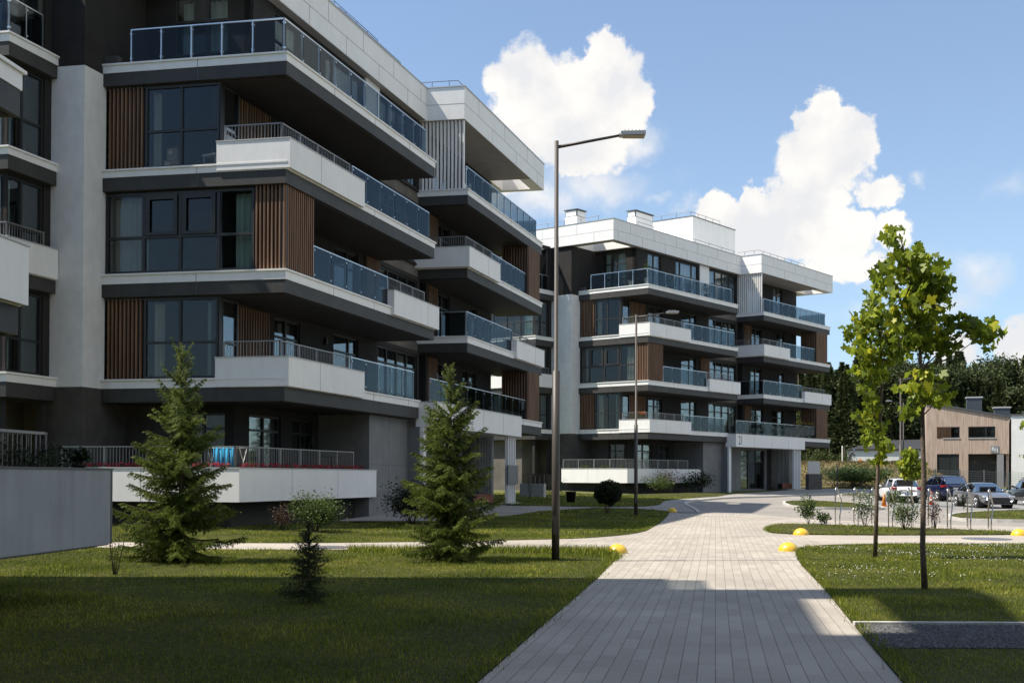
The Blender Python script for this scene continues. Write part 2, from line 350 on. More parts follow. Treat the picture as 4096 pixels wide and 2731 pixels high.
# outlines (metres, camera at the origin looking along +Y)
eL = [(-1.75, 1.0), (-.28, 8.37), (.4, 12.04), (.79, 14.08), (1.37, 17.21), (1.95, 20.6)]
cornL = smooth_line([(1.95, 20.6), (2.22, 22.0), (2.2, 23.3), (1.2, 23.55), (-.1, 23.55)], 3)
lowX = cornL + [(-2.8, 23.45), (-5.7, 23.4), (-9.0, 23.9), (-16, 25.2)]
upX = smooth_line([(-16, 26.4), (-6.43, 25.6), (-3.31, 26.11), (-.28, 27.1), (1.6, 28.0), (2.9, 29.5), (3.9, 31.6), (4.6, 35), (5.28, 38.25), (5.92, 41.76), (6.6, 45.2), (6.9, 47.6), (6.6, 49.2), (5.6, 49.9)], 2)
p2L = smooth_line([(5.6, 49.9), (4.2, 49.6), (3.0, 48.6), (1.14, 45.47), (.11, 42.0), (-1.1, 39.4), (-1.6, 37.5)], 2)
p2U = smooth_line([(.4, 49.6), (1.15, 50.2), (2.2, 50.1), (4.15, 50.5), (6.2, 51.8), (7.4, 54.0), (7.9, 56.8), (8.4, 59.5), (9.6, 62.3), (11.3, 65.4), (13.1, 68.3), (14.6, 72.5)], 2)
kerbline = smooth_line([(8.2, 47.3), (8.5, 49.5), (8.75, 52.5), (9.0, 56), (9.5, 58.8), (10.6, 61.8), (12.3, 65.2), (14.2, 68.3), (17.2, 71.2), (20, 75.6), (26.4, 84.75), (38, 98)], 2)
pathroad = smooth_line([(8.2, 47.0), (9.6, 47.3), (10.7, 46.4), (11.4, 44.0), (12.0, 41.6), (13.4, 38.9), (16.65, 35.9), (24, 31.5), (40, 24)], 2)
lawnR = [(1.95, 2.43), (3.07, 8.43), (3.75, 11.83), (4.48, 15.38), (5.34, 19.87)] + smooth_line([(5.34, 19.87), (5.8, 22.0), (6.5, 24.6), (7.3, 25.7), (8.4, 26.2), (12.79, 26.75), (22, 27.0), (40, 26.5)], 2)
strip = smooth_line([(7.55, 31.4), (7.8, 33.2), (8.5, 35.6), (9.37, 37.3), (10.33, 36.7), (11.78, 35.3), (13.31, 34.0), (14.6, 32.6), (14.9, 31.4), (14.2, 30.65), (12.1, 30.35), (9.4, 30.2), (8.0, 30.5), (7.6, 31.2)], 2)
isl1 = smooth_line([(14.7, 57.0), (15.2, 60.5), (16.2, 63.6), (18.2, 65.0), (20.0, 63.8), (20.1, 60), (19.7, 57.0), (19.0, 55.5), (17, 54.9), (15.3, 55.0), (14.7, 56.6)], 2)
isl3 = smooth_line([(17.5, 42.2), (18.0, 44.8), (20.5, 49.5), (25.5, 54.5), (34, 60), (36, 50), (28, 42), (22.5, 40.4), (19.0, 40.6), (17.6, 41.6)], 2)
isl2 = smooth_line([(23.0, 76.0), (24.4, 79.5), (27.2, 82.2), (28.6, 80.5), (26.6, 76.6), (24.5, 75.2), (23.2, 75.6)], 2)

def ground_mat(name, c1, c2, c3, s1, s2, rough=.95, bump=.4, bs=30):
    m = mat(name, c1, rough); t = m.node_tree; b = t.nodes['Principled BSDF']; b.inputs['Specular IOR Level'].default_value = .2
    tcn = t.nodes.new('ShaderNodeTexCoord')
    def nz(s, d=5):
        n = t.nodes.new('ShaderNodeTexNoise'); n.inputs['Scale'].default_value = s; n.inputs['Detail'].default_value = d; t.links.new(tcn.outputs['Object'], n.inputs['Vector']); return n
    a = nz(s1); c = nz(s2, 8)
    r = t.nodes.new('ShaderNodeValToRGB'); e = r.color_ramp.elements; e[0].position = .35; e[1].position = .65; e[0].color = (*c1, 1); e[1].color = (*c2, 1)
    t.links.new(a.outputs['Fac'], r.inputs[0])
    r2 = t.nodes.new('ShaderNodeValToRGB'); r2.color_ramp.elements[0].position = .45; r2.color_ramp.elements[1].position = .7
    t.links.new(c.outputs['Fac'], r2.inputs[0])
    mxn = t.nodes.new('ShaderNodeMix'); mxn.data_type = 'RGBA'; t.links.new(r2.outputs[0], mxn.inputs[0]); t.links.new(r.outputs[0], mxn.inputs[6]); mxn.inputs[7].default_value = (*c3, 1)
    t.links.new(mxn.outputs[2], b.inputs['Base Color'])
    n = nz(bs, 4); bn = t.nodes.new('ShaderNodeBump'); bn.inputs['Strength'].default_value = bump; bn.inputs['Distance'].default_value = .03
    t.links.new(n.outputs['Fac'], bn.inputs['Height']); t.links.new(bn.outputs[0], b.inputs['Normal'])
    return m
M_lawn = ground_mat('lawn_soil', (.030, .036, .006), (.05, .055, .010), (.08, .07, .02), .5, 9)
M_far = ground_mat('meadow', (.07, .09, .02), (.12, .13, .04), (.15, .13, .06), .05, 2)
M_gravel = ground_mat('gravel_bed', (.028, .029, .031), (.06, .06, .063), (.11, .11, .11), 3, 28, .8, .9, 40)
def paver_mat(name, rot, bw, rh, c1, c2, cj, mort=.006, big=(.80, 1.05)):
    m = mat(name, c1, .85); t = m.node_tree; b = t.nodes['Principled BSDF']; b.inputs['Specular IOR Level'].default_value = .25
    tcn = t.nodes.new('ShaderNodeTexCoord'); mp = t.nodes.new('ShaderNodeMapping'); mp.vector_type = 'POINT'; mp.inputs['Rotation'].default_value = (0, 0, rot)
    t.links.new(tcn.outputs['Object'], mp.inputs[0])
    def mth(op, a, b=None, c=None):
        q = t.nodes.new('ShaderNodeMath'); q.operation = op
        for ii, xx in enumerate((a, b, c)):
            if xx is None: continue
            if isinstance(xx, (int, float)): q.inputs[ii].default_value = xx
            else: t.links.new(xx, q.inputs[ii])
        return q.outputs[0]
    sp_ = t.nodes.new('ShaderNodeSeparateXYZ'); t.links.new(mp.outputs[0], sp_.inputs[0])
    ry = mth('DIVIDE', sp_.outputs[1], rh); row = mth('FLOOR', ry); wn1 = t.nodes.new('ShaderNodeTexWhiteNoise'); wn1.noise_dimensions = '1D'; t.links.new(row, wn1.inputs['W'])
    rx = mth('ADD', mth('DIVIDE', sp_.outputs[0], bw), mth('MULTIPLY', wn1.outputs['Value'], 7.31)); colm = mth('FLOOR', rx)
    cid = t.nodes.new('ShaderNodeCombineXYZ'); t.links.new(row, cid.inputs[0]); t.links.new(colm, cid.inputs[1]); wn2 = t.nodes.new('ShaderNodeTexWhiteNoise'); wn2.noise_dimensions = '2D'; t.links.new(cid.outputs[0], wn2.inputs['Vector'])
    def joint(fr, size, wdt):
        d = mth('ABSOLUTE', mth('SUBTRACT', mth('FRACT', fr), .5)); d = mth('MULTIPLY', mth('SUBTRACT', .5, d), size); q = t.nodes.new('ShaderNodeMapRange'); q.inputs['From Min'].default_value = wdt * .35; q.inputs['From Max'].default_value = wdt; q.inputs['To Min'].default_value = 1; q.inputs['To Max'].default_value = 0; t.links.new(d, q.inputs[0]); return q.outputs[0]
    wob = t.nodes.new('ShaderNodeTexNoise'); wob.inputs['Scale'].default_value = 3; t.links.new(tcn.outputs['Object'], wob.inputs['Vector'])
    jl = mth('MULTIPLY', joint(ry, rh, mort), mth('MULTIPLY_ADD', wob.outputs['Fac'], 1.2, .3)); jc = mth('MULTIPLY', joint(rx, bw, mort * .8), .55); jn = mth('MINIMUM', mth('MAXIMUM', jl, jc), 1.0)
    br1 = t.nodes.new('ShaderNodeMix'); br1.data_type = 'RGBA'; t.links.new(wn2.outputs['Value'], br1.inputs[0]); br1.inputs[6].default_value = (*c1, 1); br1.inputs[7].default_value = (*c2, 1)
    br2 = t.nodes.new('ShaderNodeMix'); br2.data_type = 'RGBA'; t.links.new(jn, br2.inputs[0]); t.links.new(br1.outputs[2], br2.inputs[6]); br2.inputs[7].default_value = (*cj, 1)
    n = t.nodes.new('ShaderNodeTexNoise'); n.inputs['Scale'].default_value = .45; n.inputs['Detail'].default_value = 6; t.links.new(tcn.outputs['Object'], n.inputs['Vector'])
    mr_ = t.nodes.new('ShaderNodeMapRange'); mr_.inputs['From Min'].default_value = .3; mr_.inputs['From Max'].default_value = .7; mr_.inputs['To Min'].default_value = big[0]; mr_.inputs['To Max'].default_value = big[1]
    t.links.new(n.outputs['Fac'], mr_.inputs[0])
    n2_ = t.nodes.new('ShaderNodeTexNoise'); n2_.inputs['Scale'].default_value = 60; n2_.inputs['Detail'].default_value = 3; t.links.new(tcn.outputs['Object'], n2_.inputs['Vector'])
    mr2 = t.nodes.new('ShaderNodeMapRange'); mr2.inputs['From Min'].default_value = .3; mr2.inputs['From Max'].default_value = .7; mr2.inputs['To Min'].default_value = .86; mr2.inputs['To Max'].default_value = 1.12
    t.links.new(n2_.outputs['Fac'], mr2.inputs[0])
    mu = t.nodes.new('ShaderNodeMath'); mu.operation = 'MULTIPLY'; t.links.new(mr_.outputs[0], mu.inputs[0]); t.links.new(mr2.outputs[0], mu.inputs[1])
    vm = t.nodes.new('ShaderNodeVectorMath'); vm.operation = 'SCALE'; t.links.new(br2.outputs[2], vm.inputs[0]); t.links.new(mu.outputs[0], vm.inputs['Scale'])
    t.links.new(vm.outputs[0], b.inputs['Base Color'])
    bn = t.nodes.new('ShaderNodeBump'); bn.inputs['Strength'].default_value = .35; bn.inputs['Distance'].default_value = .01; bn.invert = True
    t.links.new(jn, bn.inputs['Height']); t.links.new(bn.outputs[0], b.inputs['Normal'])
    return m
M_paver = paver_mat('long_pavers', -R(79.3), .6, .146, (.355, .318, .27), (.42, .38, .325), (.14, .12, .095), .005)
M_paver2 = paver_mat('cross_pavers', -R(8), .3, .15, (.39, .345, .29), (.42, .375, .32), (.22, .19, .15))
M_road = paver_mat('road_pavers', -R(50), .2, .1, (.27, .25, .225), (.31, .285, .255), (.2, .18, .155), .004)
M_walk = paver_mat('sidewalk_pavers', -R(48), .3, .15, (.30, .28, .255), (.33, .31, .28), (.18, .165, .145), .005)

def ground_sheet():
    xs = [-900, -500, -250, -120] + [-60 + 3 * i for i in range(61)] + [150, 200, 300, 500, 900]
    ys = [-400, -150, -60, -30] + [-15 + 3 * i for i in range(50)] + [150, 180, 220, 300, 500, 900, 1500]
    vs = [(x, y, H(x, y) - .15) for y in ys for x in xs]; n = len(xs)
    fs = [(j * n + i, j * n + i + 1, (j + 1) * n + i + 1, (j + 1) * n + i) for j in range(len(ys) - 1) for i in range(n - 1)]
    me = bpy.data.meshes.new('ground'); me.from_pydata(vs, [], fs); me.materials.append(M_far); me.update()
    o = bpy.data.objects.new('ground', me); COL.objects.link(o); o['kind'] = 'structure'
ground_sheet()
sheet('lawn', [(-30, -3), (-1.8, -3)] + eL + lowX + [(-30, 27)], M_lawn, 0.0, 1.5)
sheet('lawn', upX[::-1][::-1] + p2L + [(-4, 36), (-8, 33), (-16, 31)], M_lawn, 0.0, 1.5)
sheet('lawn', [(-2, 50)] + [(.0, 50.8)] + p2U + [(14, 76), (6, 66), (2, 70), (-2, 62)], M_lawn, 0.0, 1.5)
sheet('lawn', [(1.85, 1)] + lawnR + [(40, 1)], M_lawn, .0, 1.5)
sheet('lawn', strip, M_lawn, .02, 1.5)
sheet('lawn', isl1, M_lawn, .02, 1.5); sheet('lawn', isl3, M_lawn, .02, 1.5); sheet('lawn', isl2, M_lawn, .04, 1.5)
sheet('path', [(-2.1, -3), (1.5, -3), (1.95, 2.43), (3.07, 8.43), (3.75, 11.83), (4.48, 15.38), (5.34, 19.87)] + lawnR[5:] + [(40, 24)] + pathroad[::-1] + upX[::-1][14:] + lowX[::-1] + eL[::-1], M_paver, -.012, 1.5)
sheet('cross_path', [(-16, 25.2)] + [p for p in lowX[::-1] if p[0] < 1.0] + [(1.6, 28.0)] + [p for p in upX[::-1] if p[0] < 1.4], M_paver2, -.008, 1.5)
sheet('cross_path', [p for p in lawnR if p[0] > 7.3 and p[1] > 20] + [(40, 31)] + [(15.2, 31.2)] + [(14.2, 30.55), (12.1, 30.2), (9.4, 30.05), (8.0, 30.3)], M_paver2, -.008, 1.5)
sheet('side_path', p2L + [(-6, 36), (-4, 44), (-1.4, 50.2), (.4, 49.8)] + p2U + [(17, 77), (25.4, 92), (36, 99)] + kerbline[::-1] + [(7.4, 47.2), (7.0, 48.3), (6.6, 49.2), (5.6, 49.9)], M_walk, -.006, 1.5)
sheet('side_path', [(5.2, 45.5), (8.3, 45.0), (8.7, 48.2), (6.8, 51.5), (5.2, 50.5)], M_walk, -.03, 1.5)
sheet('road', kerbline + [(60, 98), (80, 60), (80, 20), (40, 24)] + pathroad[::-1], M_road, -.075, 2.0)
sheet('car_park', [(21.5, 57.2), (38, 57), (52, 84), (30, 84), (21.5, 66)], mat('grey_asphalt', (.19, .185, .18), .9, (.24, .235, .225), 2, bump=.3), -.066, 2.0)
sheet('gravel', [(3.76, 11.72), (45, 11.6), (45, 10.1), (3.46, 10.14)], M_gravel, .004, .8)
kerb('kerb', [(3.75, 11.81), (45, 11.70)], .08, .03)
kerb('kerb', kerbline, .16, .03, .14)
kerb('kerb', isl1, .14, .05, .14, True); kerb('kerb', isl3, .14, .05, .14, True); kerb('kerb', isl2, .14, .05, .14, True)
kerb('kerb', pathroad, .12, -.02, .08)
# ------------------------------------------------------------------ grass
LAWNS = [([(-30, -3), (-1.8, -3)] + eL + lowX + [(-30, 27)], 1.0), (upX + p2L + [(-4, 36), (-8, 33), (-16, 31)], 1.0), ([(-2, 50), (0, 50.8)] + p2U + [(14, 76), (6, 66), (2, 70), (-2, 62)], 1.0),
         ([(1.85, 1)] + lawnR + [(40, 1)], 1.0), (strip, 1.3), (isl1, 1.2), (isl3, 1.2)]
gv = []
def blades(x, y, hgt, wid):
    n = len(x); a = rng.uniform(0, 2 * np.pi, n); lean = rng.uniform(.1, .8, n); d = rng.uniform(0, 2 * np.pi, n)
    z = Hn(x, y); hh = hgt * rng.uniform(.5, 1.25, n); ww = wid * rng.uniform(.6, 1.3, n)
    dx, dy = np.cos(a) * ww, np.sin(a) * ww; tx = np.cos(d) * lean * hh; ty = np.sin(d) * lean * hh
    return np.stack([np.stack([x - dx, y - dy, z - .005], 1), np.stack([x + dx, y + dy, z - .005], 1), np.stack([x + tx, y + ty, z + hh], 1)], 1)
for poly, hm in LAWNS:
    for (y0, y1, dens, hg, wd) in ((7.4, 11, 1900, .042, .0035), (11, 16, 1500, .045, .0045), (16, 22, 1000, .045, .006), (22, 30, 560, .045, .009), (30, 42, 260, .05, .015), (42, 66, 100, .055, .026)):
        xa, xb = -y1 * .50 - .3, y1 * .50 + .3
        n = int((xb - xa) * (y1 - y0) * dens); x = rng.uniform(xa, xb, n); y = rng.uniform(y0, y1, n)
        k = inpoly(x, y, poly) & (np.abs(x) < .495 * y + .3)
        k &= ~((y > 10.1) & (y < 11.85) & (x > 3.3))
        x, y = x[k], y[k]
        if len(x) == 0: continue
        patch = .75 + .5 * np.sin(x * 1.7 + np.sin(y * 1.3) * 2) * np.sin(y * .9 + 1)
        gv.append(blades(x, y, hg * hm * patch.clip(.5, 1.4), wd))
g = npmesh('grass', np.concatenate(gv), 3, M_grass)
tag(g, 'short mown green grass growing on the lawns', 'grass', kind='stuff')
# longer tufts along edges
ev = []
for line, off in ((eL, -.08), ([p for p in cornL], -.1), ([(p[0], p[1] - .12) for p in lowX if p[0] > -9], 0), ([(x + .08, y) for x, y in lawnR[1:18]], 0), ([(x, y) for x, y in strip], 0)):
    p = [Vector(q) for q in line]
    for a, b in zip(p[:-1], p[1:]):
        m = int((b - a).length * 110)
        if m < 1: continue
        t = rng.uniform(0, 1, m); x = a.x + (b.x - a.x) * t + off * rng.uniform(.2, 1.5, m) + rng.normal(0, .05, m); y = a.y + (b.y - a.y) * t + rng.normal(0, .06, m)
        ev.append(blades(x, y, .065, .005))
x = rng.normal(2.25, .35, 900); y = rng.normal(22.3, .8, 900); k = inpoly(x, y, LAWNS[0][0]); ev.append(blades(x[k], y[k], .16, .008))
x = rng.uniform(-3.5, 2.3, 5200); y = rng.normal(23.1, .35, 5200); k = inpoly(x, y, LAWNS[0][0]); ev.append(blades(x[k], y[k], .15, .009))
g = npmesh('edge_grass', np.concatenate(ev), 3, M_grass)
tag(g, 'longer grass tufts fringing the paving edges', 'grass', kind='stuff')
# clover heads
x = rng.uniform(4, 16, 30000); y = rng.uniform(12, 27, 30000); k = inpoly(x, y, [(1.85, 1)] + lawnR + [(40, 1)]) & (np.abs(x) < .5 * y) & (y > 12)
pn = np.sin(x * 1.1 + 1.3) * np.sin(y * .8) + .6 * np.sin(x * 2.7 + y * 1.9) + (y - 19) * .12
k &= (rng.uniform(0.2, 5.0, len(x)) < pn)
x, y = x[k], y[k]; n = len(x); z = Hn(x, y) + rng.uniform(.04, .075, n); r = rng.uniform(.006, .012, n)
c = np.stack([x, y, z], 1); tri = []
dirs = np.array([(1, 0, 0), (0, 1, 0), (-1, 0, 0), (0, -1, 0)], float)
for i in range(4):
    for s in (1, -1): tri.append(np.stack([c + dirs[i] * r[:, None], c + dirs[(i + 1) % 4] * r[:, None], c + np.array((0, 0, s)) * r[:, None] * .8], 1))
g = npmesh('clover_flowers', np.concatenate(tri), 3, M_flow)
tag(g, 'tiny white clover flowers scattered over the right lawn', 'flowers', kind='stuff')
# gravel stones
x = rng.uniform(3.5, 8, 9000); y = rng.uniform(10.15, 11.7, 9000); k = x > 3.52 + (y - 10.1) * .19; x, y = x[k], y[k]; n = len(x); r = rng.uniform(.012, .028, n); c = np.stack([x, y, np.full(n, .008)], 1); tri = []
ja = rng.uniform(0, 6.28, n)
for i in range(4):
    a0 = ja + i * np.pi / 2; a1 = ja + (i + 1) * np.pi / 2
    p0 = c + np.stack([np.cos(a0) * r, np.sin(a0) * r * .8, 0 * r], 1); p1 = c + np.stack([np.cos(a1) * r, np.sin(a1) * r * .8, 0 * r], 1)
    tri.append(np.stack([p0, p1, c + np.stack([0 * r, 0 * r, r * .7], 1)], 1))
g = npmesh('gravel_stones', np.concatenate(tri), 3, mat('stone', (.05, .05, .053), .8, (.15, .15, .15), 25)); tag(g, 'loose dark grey stones in the gravel bed beside the path', 'gravel', kind='stuff')
# ------------------------------------------------------------------ apartment buildings
# heights relative to the camera's eye level; local axes a (outwards, east side) and b (back)
LV = {'L5': (12.873, 12.587, 12.184), 'L4': (9.55, 9.30, 8.877), 'L3': (6.273, 5.961, 5.553), 'L2': (2.987, 2.699, 2.266)}
PZ = {'L4': (9.335, 10.25), 'L3': (5.986, 6.912), 'L2': (2.712, 3.627)}
RB, RM, RT = 15.995, 16.674, 17.495
class Building:
    def __init__(s, name, x0, y0, th, dz, label, zg):
        s.x0, s.y0, s.th, s.dz, s.zg = x0, y0, th, dz, zg
        ph = th + math.pi / 2 - .1294
        s.ex = (math.cos(th), math.sin(th)); s.ey = (math.cos(ph), math.sin(ph))
        s.base = (x0, y0, zg + CAMH + dz)
        s.root = empty(name, s.base); tag(s.root, label, 'apartment building')
    def T(s, a, b, z): return (a * s.ex[0] + b * s.ey[0], a * s.ex[1] + b * s.ey[1], z - s.zg)
    def W(s, a, b, z): return (s.x0 + a * s.ex[0] + b * s.ey[0], s.y0 + a * s.ex[1] + b * s.ey[1], z + CAMH + s.dz)
    def part(s, name, mats, *boxes, parent=None, bevel=0):
        mb = MB()
        for bx in boxes: mb.box(*bx[:6], bx[6] if len(bx) > 6 else 0)
        return mb.build(name, mats, parent or s.root, T=s.T, bevel=bevel)
    def slab(s, k, a0, a1, b0, b1, sside=True, lip=.02, parent=None):
        t, w_, d = LV[k]
        core = s.part('floor_slab', [M_band, M_white, M_joint, M_rail], (a0, a1, b0, b1, d, w_ - .002, 0), (a0, a1 + lip, b0 - lip, b1 + lip, w_, t - .055, 1), (a0, a1 + lip + .045, b0 - lip - .045, b1 + lip + .045, t - .053, t, 1))
        jb = MB(); b = b0 + 3.1
        while b < b1 - .8:
            jb.box(a1 + lip - .01, a1 + lip + .004, b, b + .014, w_, t - .055); jb.box(a1 - .01, a1 + .004, b, b + .014, d, w_ - .002); b += 3.1
        a = a1 - 2.9
        while a > a0 + .4:
            if a > a0 + .4: jb.box(a, a + .014, b0 - lip - .004, b0 - lip + .01, w_, t - .055); jb.box(a, a + .014, b0 - .004, b0 + .01, d, w_ - .002)
            a -= 2.9
        if jb.f: jb.build('panel_joints', M_joint, core, T=s.T)
        mb = MB(); mb.box(a0, a1 - .12, b0 + .12, b1 - .1, d - .03, d - .002); mb.build('soffit', M_soffit, core, T=s.T)
        return core
    def parapet(s, z0, z1, rects, joints=()):
        """rects: (a0,a1,b0,b1) solid white boxes, with a thin metal capping"""
        bx = []
        for r in rects: bx += [(*r, z0, z1 - .03, 0), (r[0] - .015, r[1] + .02, r[2] - .02, r[3] + .015, z1 - .028, z1, 1)]
        p = s.part('parapet', [M_white, mat('capping', (.5, .5, .5), .5)], *bx)
        jb = MB()
        for r in joints: jb.box(*r, z0 + .01, z1 - .03)
        if jb.f: jb.build('panel_joints', M_joint, p, T=s.T)
        return p
    def glass_rail(s, segs, z0, top=1.07, n=None, pitch=1.12, mm=None):
        """segs: list of axis-aligned runs (a0,b0,a1,b1)"""
        pm = MB(); panels = []
        for (a0, b0, a1, b1) in segs:
            ln = abs(a1 - a0) + abs(b1 - b0); k = max(1, round(ln / pitch))
            for i in range(k + 1):
                a = a0 + (a1 - a0) * i / k; b = b0 + (b1 - b0) * i / k
                pm.box(a - .018, a + .018, b - .018, b + .018, z0, z0 + top)
                if i < k:
                    a2 = a0 + (a1 - a0) * (i + 1) / k; b2 = b0 + (b1 - b0) * (i + 1) / k
                    if a0 == a1: panels.append((a + .03, a + .042, min(b, b2) + .03, max(b, b2) - .03)); 
                    else: panels.append((min(a, a2) + .03, max(a, a2) - .03, b - .042, b - .03))
                    for zc in (.14, top - .14):
                        pm.box(a - .03, a + .05, b - .03, b + .03, z0 + zc, z0 + zc + .05)
            pm.box(min(a0, a1) - .02, max(a0, a1) + .02, min(b0, b1) - .02, max(b0, b1) + .02, z0 + top - .001, z0 + top + .035)
        r = pm.build('glass_railing', M_railglass, s.root, T=s.T)
        for p in panels: s.part('glass_panel', M_bglass, (*p, z0 + .06, z0 + top - .03), parent=r)
        return r
    def bar_rail(s, segs, z0, z1, pitch=.105, post=1.25, outer_b=0):
        pm = MB()
        for (a0, b0, a1, b1) in segs:
            ln = abs(a1 - a0) + abs(b1 - b0); k = max(2, round(ln / pitch)); kp = max(1, round(ln / post))
            for i in range(k + 1):
                a = a0 + (a1 - a0) * i / k; b = b0 + (b1 - b0) * i / k; pm.box(a - .006, a + .006, b - .006, b + .006, z0 + .01, z1)
            for i in range(kp + 1):
                a = a0 + (a1 - a0) * i / kp; b = b0 + (b1 - b0) * i / kp; pm.box(a - .026, a + .026, b - .026, b + .026, z0, z1 + .002)
            pm.box(min(a0, a1) - .03, max(a0, a1) + .03, min(b0, b1) - .03, max(b0, b1) + .03, z1, z1 + .035)
        return pm.build('bar_railing', M_rail, s.root, T=s.T)
    def win(s, pl, c, u0, u1, z0, z1, nv=1, hz=(), vs=None, curtain=None, fr=.07, depth=.14, tilt=None):
        """pl 'a': window in the plane a=c facing +a, spanning b u0..u1 ; pl 'b': plane b=c facing -b, spanning a u0..u1"""
        mb = MB(); out = .0
        def bx(p0, p1, q0, q1, d0=0., d1=None):
            d1 = depth if d1 is None else d1
            if pl == 'a': return (c - d1, c - d0, p0, p1, q0, q1)
            return (p0, p1, c + d0, c + d1, q0, q1)
        mb.box(*bx(u0, u1, z0, z0 + fr)); mb.box(*bx(u0, u1, z1 - fr, z1)); mb.box(*bx(u0, u0 + fr, z0 + fr, z1 - fr)); mb.box(*bx(u1 - fr, u1, z0 + fr, z1 - fr))
        vs = vs if vs is not None else [u0 + (u1 - u0) * i / nv for i in range(1, nv)]
        for v in vs: mb.box(*bx(v - fr * .6, v + fr * .6, z0 + fr, z1 - fr, .008))
        for h_ in hz: mb.box(*bx(u0 + fr, u1 - fr, h_ - fr * .5, h_ + fr * .5, .012))
        o = mb.build('window', M_frame, s.root, T=s.T)
        s.part('pane', M_glass, bx(u0 + fr * .5, u1 - fr * .5, z0 + fr * .5, z1 - fr * .5, .05, .062), parent=o)
        if curtain:
            for (c0, c1, col) in curtain:
                cb = MB(); n = max(6, int((c1 - c0) / .06)); pts = []
                for i in range(n + 1):
                    u = c0 + (c1 - c0) * i / n; d = depth + .18 + .05 * math.sin(i * 1.9 + c0 * 5)
                    pts.append((u, d))
                for (ua, da), (ub, db) in zip(pts[:-1], pts[1:]):
                    if pl == 'a': q = [(c - da, ua), (c - db, ub)]
                    else: q = [(ua, c + da), (ub, c + db)]
                    cb.add([(q[0][0], q[0][1], z0 + .05), (q[1][0], q[1][1], z0 + .05), (q[1][0], q[1][1], z1 - .1), (q[0][0], q[0][1], z1 - .1)], [(0, 1, 2, 3)])
                cb.build('curtain', CURT[col], o, T=s.T)
        return o
    def slats(s, pl, c, u0, u1, z0, z1, n, wd=.045, dp=.09, back=True, m=None, name='wood_screen'):
        mb = MB()
        for i in range(n):
            u = u0 + (u1 - u0) * (i + .5) / n
            if pl == 'a': mb.box(c - dp, c, u - wd / 2, u + wd / 2, z0, z1)
            else: mb.box(u - wd / 2, u + wd / 2, c, c + dp, z0, z1)
        o = mb.build(name, m or M_wood, s.root, T=s.T)
        if back:
            if pl == 'a': s.part('backing', M_frame, (c - dp - .06, c - dp - .01, u0, u1, z0, z1), parent=o)
            else: s.part('backing', M_frame, (u0, u1, c + dp + .01, c + dp + .06, z0, z1), parent=o)
        return o
CURT = {'g': mat('grey_curtain', (.60, .57, .50), .9), 'w': mat('white_curtain', (.75, .78, .75), .9), 't': mat('teal_curtain', (.55, .68, .65), .9), 'm': mat('mint_curtain', (.6, .74, .72), .9)}
def wall_openings(B, pl, c, th, u0, u1, z0, z1, opens, m, name='wall'):
    """wall slab in plane with floor-to-lintel openings (u0,u1,zb,zt)"""
    mb = MB(); cur = u0
    def bx(p0, p1, q0, q1):
        if pl == 'a': mb.box(c - th, c, p0, p1, q0, q1)
        else: mb.box(p0, p1, c, c + th, q0, q1)
    for (o0, o1, zb, zt) in sorted(opens):
        if o0 > cur: bx(cur, o0, z0, z1)
        if zb > z0 + .01: bx(o0, o1, z0, zb)
        if zt < z1 - .01: bx(o0, o1, zt, z1)
        cur = max(cur, o1)
    if cur < u1: bx(cur, u1, z0, z1)
    return mb.build(name, m, B.root, T=B.T)
FL = {'L5': (12.873, 15.995), 'L4': (9.55, 12.15), 'L3': (6.273, 8.845), 'L2': (2.987, 5.52), 'L1': (-.05, 2.235)}
